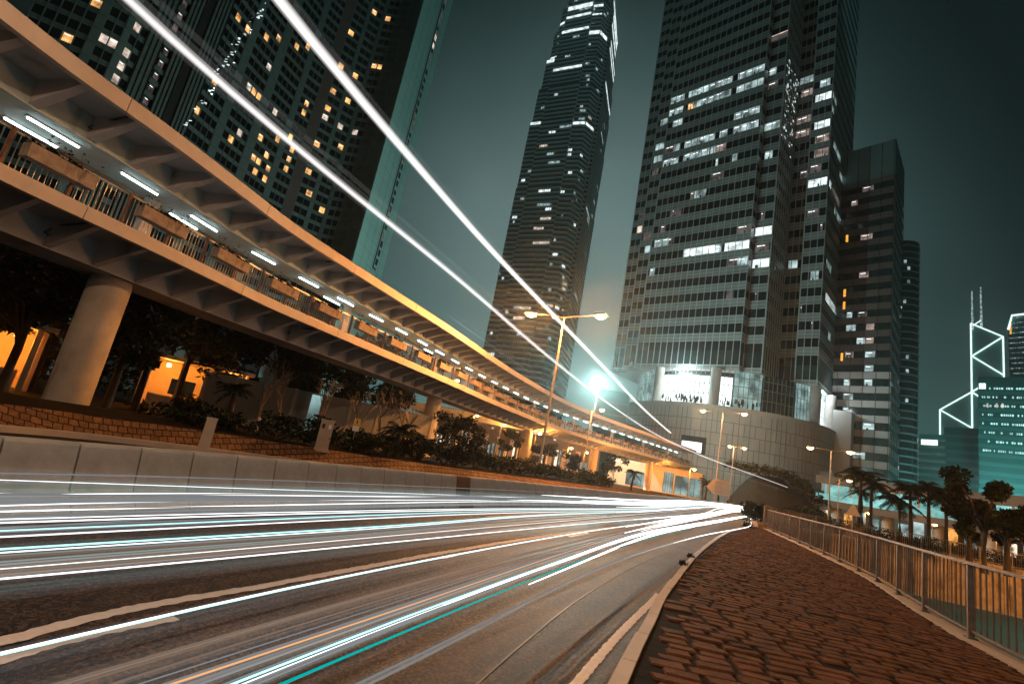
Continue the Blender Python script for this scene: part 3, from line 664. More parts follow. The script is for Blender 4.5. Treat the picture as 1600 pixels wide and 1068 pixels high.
def lit(root, pts, i, f0, f1, z0, z1, m, strips=True, off=.03, stuff=None):
    q = pane(pts, i, f0, f1, z0, z1, off); g = MB(); g.poly(q, 0)
    if strips:                                             # ceiling lamps seen inside
        L = (Vector(q[1]) - Vector(q[0])).length; k = max(1, int(L / 2.2))
        for s in range(k):
            if random.random() < .2: continue
            a = Vector(q[0]).lerp(Vector(q[1]), (s + .12) / k); b = Vector(q[0]).lerp(Vector(q[1]), (s + .7) / k); nn = (Vector(q[1]) - Vector(q[0])).normalized(); nn = Vector((nn.y, -nn.x, 0)) * .02
            zz = z0 + (z1 - z0) * random.uniform(.62, .8); hh = (z1 - z0) * .09
            g.quad(*(Vector((p_.x, p_.y, z)) + nn for p_, z in ((a, zz), (b, zz), (b, zz + hh), (a, zz + hh))), 1)
        for s in range(k):                                 # furniture dark against the light
            if random.random() < .45:
                a = Vector(q[0]).lerp(Vector(q[1]), random.uniform(0, .9)); b = a.lerp(Vector(q[1]), min(.25, .9 / max(L, .1))); nn = (Vector(q[1]) - Vector(q[0])).normalized(); nn = Vector((nn.y, -nn.x, 0)) * .02; hh = (z1 - z0) * random.uniform(.12, .4)
                g.quad(*(Vector((p_.x, p_.y, z)) + nn for p_, z in ((a, z0), (b, z0), (b, z0 + hh), (a, z0 + hh))), 2)
    if stuff is not None: stuff.append(g); return
    return g.build('lit_window', [m, M['ceil_strip'], M['dark_core']], root)
ST = lambda s, t: ((s + t) * .70711, (t - s) * .70711)

# -- square office tower standing on the round podium
TW = world_thing('office_tower', 'broad dark glass office tower with notched corners above a round stone base', 'skyscraper', (72, 158, 0))
t1 = [ST(*p_) for p_ in [(-92, 141), (-86, 141), (-86, 138), (-80, 138), (-80, 135), (-49, 135), (-49, 138), (-44.3, 138), (-44.3, 152), (-39.3, 152), (-39.3, 150.2), (-34, 150.2), (-34, 181), (-39, 181), (-39, 192), (-88, 192), (-88, 175), (-92, 175)]]
VIS = list(range(0, 12)); PITCH_F = 4.96; Z0 = 34.6; Z1 = 214
g = MB(); g.prism(offset_poly(t1, -.25), Z0, Z1); g.build('core', M['dark_core'], TW)
in_, o1, o2 = offset_poly(t1, -.24), offset_poly(t1, .10), offset_poly(t1, .20)
k = 0; zc = 66.34 - 5 * PITCH_F
while zc < Z1 - 3:
    g = MB(); band(g, in_, t1, zc - 1.36, zc + 1.36, 0, VIS, False); g.build('ribbon_window', M['glass'], TW)
    g = MB(); zs0, zs1 = zc + 1.36, zc + PITCH_F - 1.36
    band(g, in_, o1, zs0, zs1, 0, VIS); band(g, o1, o2, zs0 - .07, zs0 + .09, 1, VIS); band(g, o1, o2, zs1 - .09, zs1 + .07, 1, VIS); band(g, o1, o2, (zs0 + zs1) / 2 - .06, (zs0 + zs1) / 2 + .06, 1, VIS)
    g.build('spandrel', [M['panel_grey'], M['mull']], TW)
    zc += PITCH_F; k += 1
g = MB(); band(g, in_, o1, Z0, Z0 + 1.4, 0, VIS); band(g, o1, o2, Z0 + .1, Z0 + .3, 1, VIS); band(g, o1, o2, Z0 + 1.2, Z0 + 1.4, 1, VIS); band(g, in_, t1, Z0 + 1.4, 40.2, 2, VIS, False); g.build('lowest_storey', [M['panel_grey'], M['mull'], M['glass_teal']], TW)
g = MB(); fins(g, t1, [i for i in VIS if i not in (1, 3, 5, 11)], 1.95, Z0, Z1, .22, .15); g.build('mullions', M['mull'], TW)
g = MB(); fins(g, t1, [11], 1.3, Z0, Z1, .16, .16); g.build('side_fins', M['mull_dark'], TW)
g = MB(); g.poly([(x, y, Z0 - .05) for x, y in reversed(t1)]); g.build('soffit', M['white_paint'], TW)
def sface(i, s0, s1, zz, m, strips=True):
    a, b = t1[i], t1[(i + 1) % len(t1)]; e = lambda q: (q[0] - q[1]) * .70711
    fa, fb = e(a), e(b); f0, f1 = max(0, (s0 - fa) / (fb - fa)), min(1, (s1 - fa) / (fb - fa))
    row = round((zz - 66.34) / PITCH_F); zc = 66.34 + row * PITCH_F; lit(TW, t1, i, f0, f1, zc - 1.32, zc + 1.32, m, strips)
C_, B_, RO = M['win_cool'], M['win_bright'], M['win_pale2']
for s0, s1, zz, m in [(-80, -75, 131, C_), (-73.5, -59, 131, C_), (-57.2, -49.3, 131, C_), (-80, -75, 126, C_), (-71.2, -59, 126, C_), (-73.2, -71.4, 126, M['win_warm']), (-57.2, -49.3, 126, C_), (-78, -74.7, 121, C_), (-57.2, -49.6, 116, C_), (-57, -49.6, 111, C_), (-76.5, -74.5, 111, C_), (-72.7, -62.5, 111, C_), (-61.2, -58.7, 111, C_),
                      (-79.8, -74.4, 106, C_), (-72.6, -64, 106, C_), (-62, -58.8, 106, RO), (-63.6, -62.1, 106, C_), (-56.4, -55, 101, C_), (-67.2, -63.5, 91, C_), (-68.6, -67.4, 91, RO), (-79, -74, 76.4, C_), (-68.6, -57.6, 71.4, B_), (-56, -49.2, 71.4, B_), (-52, -49.2, 66.4, C_), (-79.3, -77.6, 66.4, C_), (-58.5, -57, 71.4, C_), (-53, -49.2, 76.4, M['win_dim']), (-61.5, -60.8, 101, C_), (-74, -73.4, 86, M['win_dim'])]: sface(4, s0, s1, zz, m)
for s0, s1, zz, m in [(-48.6, -46.6, 131, C_), (-48.8, -44.5, 111, C_), (-48, -45.9, 101, C_), (-48.8, -44.4, 76.4, B_), (-48.8, -44.4, 66.4, B_), (-48.8, -46, 126, M['win_dim']), (-48.5, -44.8, 71.4, M['win_dim'])]: sface(6, s0, s1, zz, m)
for s0, s1, zz, m in [(-43.8, -39.8, 136, C_), (-43.2, -40, 130.8, RO), (-44, -40, 121, RO), (-44, -40.2, 116, RO), (-43.5, -41, 71.4, C_), (-42, -39.6, 101, M['win_dim'])]: sface(8, s0, s1, zz, m)
for s0, s1, zz, m in [(-37.6, -34.8, 131, C_), (-38.6, -34.3, 126, B_), (-38.4, -34.3, 116, B_), (-38, -34.3, 111, RO), (-38, -34.3, 106, RO), (-39.1, -34.2, 96.3, B_), (-37, -35, 66.4, C_), (-39, -36, 101, M['win_dim']), (-39, -36, 86, M['win_dim'])]: sface(10, s0, s1, zz, m)
for f0, f1, row, m in [(.02, .16, 12, C_), (.02, .1, 11, C_), (.15, .45, 9, C_), (.45, .8, 8, C_), (.05, .14, 6, B_), (.2, .5, 6, RO), (.3, .62, 5, C_), (.1, .3, 1, C_), (.15, .5, -1, B_), (.5, .8, -1, C_), (.3, .42, -3, C_), (.6, .9, 7, C_), (.8, .98, 3, C_)]:
    zc = 66.34 + row * PITCH_F; lit(TW, t1, 11, f0, f1, zc - 1.3, zc + 1.3, m, False)
for f0, f1, row, m in [(.1, .9, 9, C_), (.2, .8, 12, C_), (.1, .5, 8, M['win_dim']), (.1, .9, 10, C_), (.3, .9, 2, C_), (.1, .6, 3, M['win_dim'])]:
    zc = 66.34 + row * PITCH_F; lit(TW, t1, 2, f0, f1, zc - 1.3, zc + 1.3, m, False); 
for row in (5, 4): zc = 66.34 + row * PITCH_F; lit(TW, t1, 0, .3, .9, zc - 1.3, zc + 1.3, M['win_pale'] if row == 4 else M['win_dim'], False)
random.seed(31)
for q in range(16):
    i_ = random.choice((4, 4, 4, 6, 10)); f = random.uniform(0, .85); zc = 66.34 + random.randint(-3, 15) * PITCH_F; lit(TW, t1, i_, f, min(1, f + random.choice((.0625, .125))), zc - 1.3, zc + 1.3, M['win_dim'], True, .02)
g = MB(); q = pane(t1, 6, 0, 1, 144.2, 144.5, .3); g.poly(q); q = pane(t1, 6, 0, 1, 142.4, 144.1, .28); g.poly(q, 1); g.build('lit_ledge', [M['win_pale'], M['win_dim']], TW)
g = MB()                                                   # painted reflections of lights: glowing slivers laid on the notch glass
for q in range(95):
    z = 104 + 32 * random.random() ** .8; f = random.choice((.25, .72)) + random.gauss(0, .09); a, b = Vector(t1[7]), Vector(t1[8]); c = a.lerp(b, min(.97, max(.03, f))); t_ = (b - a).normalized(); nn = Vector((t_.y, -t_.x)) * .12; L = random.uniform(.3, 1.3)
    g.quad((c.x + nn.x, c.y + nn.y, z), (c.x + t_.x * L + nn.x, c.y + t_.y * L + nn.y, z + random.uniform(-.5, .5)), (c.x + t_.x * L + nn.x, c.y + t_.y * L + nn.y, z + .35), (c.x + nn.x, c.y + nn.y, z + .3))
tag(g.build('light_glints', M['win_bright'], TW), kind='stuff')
# -- round stone podium under it
DC = P(24, 172); DR = 30.0
PD = world_thing('round_podium', 'round pale stone podium with a white lit glass storey under the tower', 'podium', (DC[0], DC[1], 0))
A0 = math.atan2(-DC[1], -DC[0])
def cp(r, a, z): return (DC[0] + r * math.cos(A0 + a), DC[1] + r * math.sin(A0 + a), z)
N = 72
g = MB(); ring = [cp(DR, 2 * math.pi * k / N, 0) for k in range(N)]; g.prism(ring, 0, 23.6); g.build('stone_wall', M['drum'], PD)
g = MB(); ro, ri = [cp(DR + .25, 2 * math.pi * k / N, 0) for k in range(N)], [cp(DR - .5, 2 * math.pi * k / N, 0) for k in range(N)]; band(g, ri, ro, 23.61, 24.3); g.build('coping', M['drum'], PD)
g = MB()                                                   # open joints of the stone courses
for z in (4.6, 7.7, 10.8, 13.9, 17.0, 20.1):
    for k in range(N): g.quad(cp(DR + .03, 2 * math.pi * k / N, z), cp(DR + .03, 2 * math.pi * (k + 1) / N, z), cp(DR + .03, 2 * math.pi * (k + 1) / N, z + .13), cp(DR + .03, 2 * math.pi * k / N, z + .13))
for k in range(N * 2):
    a = 2 * math.pi * k / N / 2; z = 1.5
    while z < 20.5:
        if random.random() < .8: da = .0022; g.quad(cp(DR + .04, a - da, z), cp(DR + .04, a + da, z), cp(DR + .04, a + da, z + 3.0), cp(DR + .04, a - da, z + 3.0))
        z += 3.1
g.build('stone_joints', M['stone_brown'], PD)
def arc_wall(name, r, a0, a1, z0, z1, m, nseg=14):
    g = MB()
    for k in range(nseg):
        b0, b1 = a0 + (a1 - a0) * k / nseg, a0 + (a1 - a0) * (k + 1) / nseg; g.quad(cp(r, b0, z0), cp(r, b1, z0), cp(r, b1, z1), cp(r, b0, z1))
    return g.build(name, m, PD)
arc_wall('lobby_back', 24.4, -1.6, 1.6, 24.0, 34.5, M['dark_core'], 24)
# angle on the drum seen from the camera: negative = left
def daz(az, r):
    d = DC[0] ** 2 + DC[1] ** 2; D = math.sqrt(d); th = R(az - 24); s = D * math.sin(th) / r; return -(math.asin(max(-.999, min(.999, s))) - th) * -1
ang = lambda az, r=27.0: daz(az, r)
gl = [(14.9, 16.6, M['lobby_dim']), (16.8, 22.7, M['lobby']), (23.1, 24.6, M['lobby']), (24.7, 27.4, M['lobby_dim']), (27.6, 30.4, M['glass']), (30.5, 32.5, M['lobby_dim']), (32.7, 33.6, M['lobby'])]
for a, b, m in gl: arc_wall('lobby_glass', 27, ang(a), ang(b), 24.35, 32.6 if m in (M['lobby'],) else 34.5, m)
g = MB()
for k in range(60):
    a = -1.35 + 2.7 * k / 59; c = cp(27.12, a, 0)
    g.box((c[0], c[1], 29.4), (.10, .14, 10.2), A0 + a)
for z in (27.6, 30.4, 32.8):
    for k in range(40): a, b = -1.35 + 2.7 * k / 40, -1.35 + 2.7 * (k + 1) / 40; g.quad(cp(27.13, a, z), cp(27.13, b, z), cp(27.13, b, z + .16), cp(27.13, a, z + .16))
g.build('lobby_mullions', M['mull_dark'], PD)
for az in (17.1, 22.9, 32.2, 33.5):
    c = cp(28.6, ang(az, 28.6), 0); g = MB(); g.tube([(c[0], c[1], 24.2), (c[0], c[1], 34.5)], 1.35, 20); g.build('column', M['greywall'], PD, smooth=True)
g = MB()                                                   # people and displays against the white glass
for k in range(70):
    a = ang(random.choice((random.uniform(17.5, 22.2), random.uniform(23.4, 27.2), random.uniform(19, 21.5)))); z = 24.4 + random.uniform(0, 1.6); da = random.uniform(.004, .012)
    g.quad(cp(27.2, a - da, z), cp(27.2, a + da, z), cp(27.2, a + da * .7, z + random.uniform(.6, 1.7)), cp(27.2, a - da * .7, z + 1.2))
g.build('shop_displays', M['dark_core'], PD)
arc_wall('dark_opening', DR + .06, ang(20.1, DR), ang(22.6, DR), 11.0, 15.4, M['dark_core'], 6); arc_wall('lit_opening', DR + .09, ang(20.2, DR), ang(22.2, DR), 11.3, 13.9, M['lobby'], 6)
arc_wall('brown_panel', DR + .06, ang(29.5, DR), ang(32.1, DR), 3.2, 9.6, M['stone_brown'], 6)
g = MB(); c = cp(DR + 1.2, ang(33.2, DR), 0); g.box((c[0], c[1], 5.6), (1.8, 3.4, 11.2), A0 + ang(33.2, DR)); g.build('white_porch', M['white_paint'], PD)
g = MB(); g.box((c[0], c[1], 11.9), (4.4, 5, 1.3), A0 + ang(33.2, DR)); g.build('porch_roof', M['stone_brown'], PD)
g = MB(); a_, b_ = P(33.6, 165), P(35.2, 165); c_, d_ = P(36.0, 182), P(34.6, 190); g.prism([a_[:2], b_[:2], c_[:2], d_[:2]], 0, 30.4)
o = g.build('annexe', M['drum']); tag(o, 'plain pale stone block standing right of the round podium', 'building')
# warm and white lamps of the lobby storey
for az, pw, cl in ((19.5, 5200, (.85, 1, .98)), (33.0, 2600, (.9, 1, 1))):
    c = cp(28.2, ang(az, 28.2), 33.6); ld = bpy.data.lights.new('lobby_light', 'POINT'); ld.energy = pw; ld.color = cl; ld.shadow_soft_size = .6; lo = bpy.data.objects.new('lobby_light', ld); COL.objects.link(lo); lo.parent = PD; lo.location = (c[0] - DC[0], c[1] - DC[1], c[2] - .8)

# -- tallest tower with setbacks
IF = world_thing('tallest_tower', 'tallest tapering skyscraper with a white lit crown and stepped sides', 'skyscraper', P(2, 400))
base = [(-3.1, 393), (-1.7, 388), (-1.7, 384), (2.3, 371), (2.4, 374), (4.0, 371), (5.2, 379), (5.35, 384), (5.75, 385), (5.8, 381), (7.15, 428), (4, 455), (-2, 445)]
ctr = Vector(P(2.0, 408)[:2])
tiers = [(0, 222, 1.0, 1.0), (222, 286, .99, .96), (286, 322, .97, .86), (322, 352, .945, .74), (352, 384, .90, .62), (384, 412, .84, .5), (412, 432, .76, .4)]
VI = list(range(0, 11)); fl = 4.25; nw = 0; LITSTUFF = []; BANDS = []; WINS = []
def runs(zl):
    for i in (0, 2, 4, 5, 9):
        if random.random() < .36:
            f = random.uniform(0, .7); L = random.uniform(.08, .5); yield i, f, min(1, f + L)
for z0, z1, sc, left in tiers:
    ring = []
    for k, (a, d) in enumerate(base):
        q = Vector(P(a, d)[:2])
        if k in (0, 12): q = Vector(P(-1.7 + (a + 1.7) * left, d)[:2])
        ring.append(tuple(ctr + (q - ctr) * sc))
    g = MB(); g.prism(offset_poly(ring, -.4), z0, z1); g.build('core', M['glass'], IF)
    i0, o1 = offset_poly(ring, -.38), offset_poly(ring, .25); z = z0
    while z < z1 - 2:
        g = MB(); band(g, i0, ring, z + 1.7, z + fl, 0, VI, False); WINS.append(g)
        g = MB(); band(g, i0, o1, z, z + 1.05, 0, VI); band(g, o1, offset_poly(ring, .4), z + 1.05, z + 1.65, 1, VI); BANDS.append(g)
        for i, f0, f1 in runs(z):
            if z > 70 and random.random() < .8: lit(IF, ring, i, f0, f1, z + 1.7, z + fl - .1, random.choice([C_, C_, B_, B_, M['win_pale']]), False, .06, LITSTUFF if nw >= 66 else None); nw += 1
        z += fl
    g = MB(); fins(g, ring, [0, 2, 4, 5, 9], 1.9, z0, z1, .3, .28); g.build('mullions', M['mull_dark'], IF)
    g = MB(); g.poly([(x, y, z1) for x, y in ring]); g.build('setback_roof', M['panel_teal'], IF)
    for e, zz, hh in ((2, 378, 4), (2, 336, 4), (4, 374, 5), (5, 374, 5), (2, 396, 4), (4, 397, 3), (4, 279, 4), (5, 279, 4), (0, 350, 5), (0, 284, 4), (0, 356, 3), (2, 405, 6), (4, 406, 4), (5, 386, 3), (0, 395, 4), (9, 404, 6), (9, 396, 5), (9, 376, 4), (9, 369, 4), (9, 332, 4), (9, 410, 5), (2, 424, 5), (4, 424, 5), (9, 424, 5)):
        if z0 <= zz < z1: lit(IF, ring, e, .02, .98, zz, zz + hh - 1.4, M['win_bright'], False, .5)
mg = MB()
for q in LITSTUFF:
    b0 = len(mg.v); mg.v += q.v; mg.f += [tuple(i + b0 for i in f_) for f_ in q.f]; mg.m += q.m
tag(mg.build('lit_windows', M['win_cool'], IF), kind='stuff')
for k, g in enumerate(reversed(WINS)): g.build('ribbon_window', M['glass_teal'], IF)
for k, g in enumerate(reversed(BANDS)): g.build('spandrel', [M['panel_ifc'], M['mull_ifc']], IF)
for az, d in ((-.6, 392), (.6, 386), (1.8, 384), (3.0, 384), (4.2, 390), (4.6, 404)):
    q = Vector(P(az, d)[:2]); q = ctr + (q - ctr) * .62; g = MB(); g.box((q.x, q.y, 438), (1.6, 1.6, 18), R(30)); g.build('crown_fin', M['lobby'], IF)

# -- hotel slab with a hollow curved front
fa = [-62, -57, -52, -48.5, -45, -42, -38, -34, -30, -27, -24, -21.5, -19.75]; fd = [158, 143, 131, 126, 125, 128, 134, 142, 150, 154, 156.5, 153.5, 147]
def hd(a):
    for i in range(len(fa) - 1):
        if fa[i] <= a <= fa[i + 1]: f = (a - fa[i]) / (fa[i + 1] - fa[i]); return fd[i] + (fd[i + 1] - fd[i]) * f
HT = world_thing('hotel_tower', 'dark teal hotel tower with curved front and scattered warm lit windows', 'hotel', (-75, 135, 0))
HZ = 228; FH = 3.12
seq = [('p', -58, -57), ('w', -57, -52), ('p', -52, -50.6), ('w', -50.6, -46.9), ('p', -46.9, -46.3), ('w', -46.3, -45.0), ('p', -45.0, -44.55), ('w', -44.55, -43.4), ('g', -43.4, -42.2), ('s', -42.2, -41.3), ('g', -41.3, -40.3), ('d', -40.3, -39.5), ('g', -39.5, -38.2), ('w', -38.2, -36.0), ('p', -36.0, -35.3), ('w', -35.3, -33.1), ('p', -33.1, -32.3), ('w', -32.3, -30.2), ('p', -30.2, -29.6), ('w', -29.6, -28.1), ('d', -28.1, -27.0), ('w', -27.0, -25.6), ('p', -25.6, -25.2), ('w', -25.2, -23.9), ('p', -23.9, -23.5), ('w', -23.5, -22.2), ('n', -22.2, -21.0), ('n', -21.0, -19.75)]
hp = [P(s[1], hd(s[1]))[:2] for s in seq] + [P(-19.75, 147)[:2]]
corner = P(-16.35, 166)[:2]; ringH = hp + [corner, P(-17, 205)[:2], P(-58, 220)[:2]]
g = MB(); g.prism(offset_poly(ringH, -.5), 0, HZ); g.build('core', M['dark_core'], HT)
iH, oH, oH2 = offset_poly(ringH, -.45), offset_poly(ringH, .35), offset_poly(ringH, .12)
wi = [i for i, s in enumerate(seq) if s[0] in 'wsn']; nz = int((HZ - 2) / FH); wc = list(range(0, len(seq)))
for k in range(nz):
    z = 1 + k * FH
    if z < 24: continue
    g = MB(); band(g, iH, ringH, z + .8, z + FH - .3, 0, wc, False); g.build('ribbon_window', M['glass'], HT)
    g = MB(); band(g, iH, oH2, z - .3, z + .8, 0, wc, True); band(g, oH2, offset_poly(ringH, .2), z + .68, z + .8, 1, wc); band(g, oH2, offset_poly(ringH, .2), z - .3, z - .18, 1, wc); g.build('spandrel', [M['panel_teal'], M['mull_dark']], HT)
for i, s in enumerate(seq):
    if s[0] in 'pg':
        g = MB(); band(g, iH, oH, 0, HZ, 0, [i])
        if s[0] == 'g': fins(g, ringH, [i], .9, 0, HZ, .3, .12, 1, .35)
        for k in range(8, nz): q = pane(ringH, i, 0, 1, 1 + k * FH - .06, 1 + k * FH + .03, .36); g.poly(q, 1)
        g.build('pilaster', [M['panel_teal'], M['dark_core']], HT)
    if s[0] == 'd':
        g = MB(); band(g, iH, offset_poly(ringH, .26), 0, HZ, 0, [i]); g.build('dark_recess', M['dark_core'] if i < 14 else M['stone_brown'], HT)
g = MB(); fins(g, ringH, [i for i in wi if seq[i][0] == 'w'], 1.7, 20, HZ, .3, .12); fins(g, ringH, [i for i in wi if seq[i][0] == 'n'], .75, 20, HZ, .5, .16); g.build('mullions', M['mull_dark'], HT)
sl = len(hp) - 1
g = MB(); band(g, iH, oH, 0, HZ, 0, [sl]); g.build('side_wall', M['panel_pale'], HT)
g = MB()
for k in range(1, 60): g.poly(pane(ringH, sl, 0, 1, k * 3.8, k * 3.8 + .07, .37))
for f in (.2, .4, .56, .80): g.poly(pane(ringH, sl, f, f + .006, 0, HZ, .375))
g.build('panel_joints', M['panel_teal'], HT)
g = MB(); g.poly(pane(ringH, sl, .60, .64, 50, HZ, .385), 0); g.poly(pane(ringH, sl, .60, .74, 50, 50.6, .385), 0); g.build('side_groove', M['dark_core'], HT)
for k in range(14, nz):
    if random.random() < .9:
        z = 8 + k * FH; g = MB(); g.poly(pane(ringH, sl, .66, .74, z, z + random.choice((1.6, 2.1, 2.1)), .40)); g.build('side_window', random.choice([M['glass'], M['glass'], M['glass_teal'], M['dark_core'], M['win_dim']]), HT)
for z in (158, 138, 134.6): q = MB(); q.poly(pane(ringH, sl, .66, .73, z, z + 2, .42)); q.build('lit_window', M['win_pale'], HT)
LW = [(-47.85, 63.2), (-47.72, 60.3), (-46.0, 64.6), (-45.6, 63.6), (-44.1, 69.7), (-44.1, 66.4), (-44.1, 60.3), (-44.1, 57.2), (-37.55, 92.8), (-36.38, 93.9), (-37.69, 66.2), (-33.66, 69.6), (-31.99, 65.2), (-31.68, 62.1), (-30.6, 62.0), (-34.73, 80.5), (-33.68, 79.8), (-34.7, 95.5), (-33.56, 97.8), (-31.7, 101.1), (-30.5, 104.2), (-33.62, 88.7), (-33.6, 82.1), (-31.74, 81.8), (-28.91, 90.0), (-28.88, 87.0), (-26.6, 91.6), (-26.6, 88.6), (-26.52, 100.0), (-26.39, 109.6), (-24.88, 132.7), (-23.3, 134.2), (-26.8, 121.1), (-23.41, 114.5), (-22.59, 115.5), (-24.98, 109.3), (-31.89, 72.0), (-30.41, 74.4), (-29.03, 74.8), (-28.96, 71.0), (-26.6, 72.4), (-31.59, 66.0), (-26.64, 80.3), (-25.0, 89.1), (-23.4, 90.4), (-24.2, 83.8), (-24.0, 62.9), (-28.97, 67.8), (-30.44, 64.7), (-37.2, 73), (-24.6, 100), (-31.2, 68), (-29.2, 78), (-26, 66.5), (-47.5, 72), (-51, 60), (-34.4, 66)]
pale = {0, 2, 3, 4, 5, 6, 7, 11, 15, 21, 23, 27, 43, 44}
for n_, (az, z) in enumerate(LW):
    for i, s in enumerate(seq):
        if s[0] in 'wsn' and s[1] <= az <= s[2]:
            Ls = (Vector(ringH[i + 1]) - Vector(ringH[i])).length; nb = max(1, round(Ls / 1.7)); f = int((az - s[1]) / (s[2] - s[1]) * nb); k = round((z - 1 - FH / 2) / FH); zz = 1 + k * FH
            lit(HT, ringH, i, (f + .08) / nb, (f + .92) / nb, zz + .95, zz + FH - .4, M['win_pale'] if n_ in pale else M['win_warm'], n_ % 3 == 0, .05); break
si = [i for i, s in enumerate(seq) if s[0] == 's'][0]
for k in range(16, 40): lit(HT, ringH, si, .3, .75, 1 + k * FH + 1.0, 1 + k * FH + FH - .5, M['win_dim'], True, .05)
g = MB()                                                   # painted glints: small glowing quads set just before the hotel glass
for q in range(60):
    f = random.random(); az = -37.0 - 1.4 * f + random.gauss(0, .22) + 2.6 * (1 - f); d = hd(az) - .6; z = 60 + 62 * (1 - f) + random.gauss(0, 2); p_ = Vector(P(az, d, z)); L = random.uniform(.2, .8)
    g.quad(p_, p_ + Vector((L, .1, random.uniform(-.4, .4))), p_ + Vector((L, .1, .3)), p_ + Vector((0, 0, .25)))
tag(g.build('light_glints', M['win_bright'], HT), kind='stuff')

# -- striped brown tower and round tower at right
RB = world_thing('striped_tower', 'brown banded office tower right of the broad glass tower', 'skyscraper', P(36, 190))
rr_ = [P(33.0, 172)[:2], P(38.05, 168)[:2], P(38.75, 186)[:2], P(35, 215)[:2]]; zt = 116
g = MB(); g.prism(offset_poly(rr_, -.3), 0, zt - .5); g.build('core', M['dark_core'], RB); i0, o1 = offset_poly(rr_, -.28), offset_poly(rr_, .3)
k = 0; z = 8
while z < zt - 12:
    g = MB(); band(g, i0, rr_, z + 1.9, z + 4.1, 0, [0, 1], False); g.build('ribbon_window', M['glass_teal'], RB)
    g = MB(); band(g, i0, o1, z, z + 1.9, 0, [0, 1]); g.build('stone_band', M['stone_brown'] if z > 42 else M['drum'], RB)
    if random.random() < .75:
        for q in range(random.choice((0, 1, 2, 2)) if z < 60 else random.choice((0, 0, 1))):
            f = random.choice((.3, .48, .62)); lit(RB, rr_, 0, f, f + random.uniform(.08, .2), z + 2.1, z + 3.9, random.choice([C_, C_, M['win_dim'], RO]), True, .05)
    z += 4.1; k += 1
g = MB(); band(g, i0, o1, zt - 12, zt, 0, [0, 1]); g.build('parapet_band', M['panel_teal'], RB); g = MB(); fins(g, rr_, [0, 1], 3.2, 0, zt, .1, .12, 0, .3); g.build('stone_joints', M['dark_core'], RB)
for z in (46, 62, 66, 84): g = MB(); g.poly(pane(rr_, 0, .235, .275, z, z + 2.4, .36)); g.build('amber_sign', M['amber_sign'], RB)
RT = world_thing('round_tower', 'slender rounded dark tower behind the banded tower', 'skyscraper', P(39.2, 290))
c = P(38.9, 300); ring = [(c[0] + 6.4 * math.cos(a), c[1] + 6.4 * math.sin(a)) for a in [2 * math.pi * k / 28 for k in range(28)]]
g = MB(); g.prism(ring, 0, 142); g.build('glazing', M['glass'], RT, smooth=False)
z = 20; ro = offset_poly(ring, .3)
while z < 141:
    g = MB(); band(g, ring, ro, z, z + .75); g.build('floor_band', M['panel_teal'], RT)
    if random.random() < .4: i = random.choice((14, 15, 16, 17, 18, 19)); lit(RT, ring, i, .1, .9, z + 1, z + 2.8, C_, False, .1)
    z += 3.5

# -- prism tower outlined in white light
BC = world_thing('prism_tower', 'distant prism shaped tower outlined by zigzag white light strips with twin masts', 'skyscraper', P(43.7, 905))
def pt(a, z, d=900): return Vector(P(a, d, z))
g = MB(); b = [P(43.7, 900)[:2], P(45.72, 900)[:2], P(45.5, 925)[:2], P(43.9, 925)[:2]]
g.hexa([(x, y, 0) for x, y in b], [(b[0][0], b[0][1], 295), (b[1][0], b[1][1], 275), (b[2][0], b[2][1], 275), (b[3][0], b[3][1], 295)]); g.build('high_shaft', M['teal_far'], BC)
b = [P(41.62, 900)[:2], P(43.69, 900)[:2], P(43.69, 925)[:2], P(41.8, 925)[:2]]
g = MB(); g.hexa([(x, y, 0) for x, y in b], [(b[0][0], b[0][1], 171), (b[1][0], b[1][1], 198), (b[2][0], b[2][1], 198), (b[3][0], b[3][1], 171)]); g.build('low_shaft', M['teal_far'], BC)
for a, b in [((43.7, 100), (43.7, 295)), ((43.7, 295), (45.72, 275)), ((45.72, 275), (45.7, 200)), ((45.72, 275), (43.75, 248)), ((43.75, 248), (45.7, 222)), ((45.7, 172), (43.7, 198)), ((43.7, 198), (41.62, 171)), ((41.62, 171), (41.64, 100)), ((41.62, 171), (43.7, 149)), ((43.7, 149), (41.64, 122)), ((43.7, 198), (44.6, 210))]:
    g = MB(); g.tube([pt(a[0], a[1], 898.5), pt(b[0], b[1], 898.5)], 1.0, 6); g.build('light_strip', M['edge'], BC)
for az, z0, z1 in ((43.8, 285, 343), (44.38, 290, 348)): g = MB(); g.tube([pt(az, z0, 899), pt(az, z0 + 26, 899), pt(az, z1, 899)], [1.4, 1.1, .7], 6); g.build('mast', M['win_cool'], BC)
g = MB(); g.tube([pt(43.8, 291, 898), pt(44.38, 299, 898)], .8, 6); g.build('light_strip', M['edge'], BC)
# -- hazy blocks at far right
def block(name, label, az0, az1, d, z1, m, fh, wins, litm, roof=None, az_back=None):
    b = [P(az0, d)[:2], P(az1, d * .985)[:2], P(az1, d * 1.08)[:2], P(az0 + .1, d * 1.1)[:2]]
    t = world_thing(name, label, 'office block', P((az0 + az1) / 2, d)); g = MB(); g.prism(b, 0, z1); g.build('walls', m, t)
    z = fh; k = 0
    while z < z1 - fh:
        g = MB(); band(g, b, offset_poly(b, .25), z, z + fh * .4, 0, [0]); g.build('floor_band', M['teal_far2'] if m is M['teal_far'] else M['teal_far'], t)
        if z > z1 * wins:
            q = MB(); f = .02
            while f < .97:
                L = random.uniform(.003, .011)
                if random.random() < .6: q.poly(pane(b, 0, f, min(.98, f + L), z + fh * .55, z + fh * .78, .1))
                f += L + .004
            if q.v: tag(q.build('lit_windows', litm, t), kind='stuff')
        z += fh
    return t, b
t, b = block('far_block', 'wide hazy teal office block with rows of small lights at the right edge', 44.1, 56, 300, 74, M['teal_far2'], 3.9, .48, M['teal_strip'])
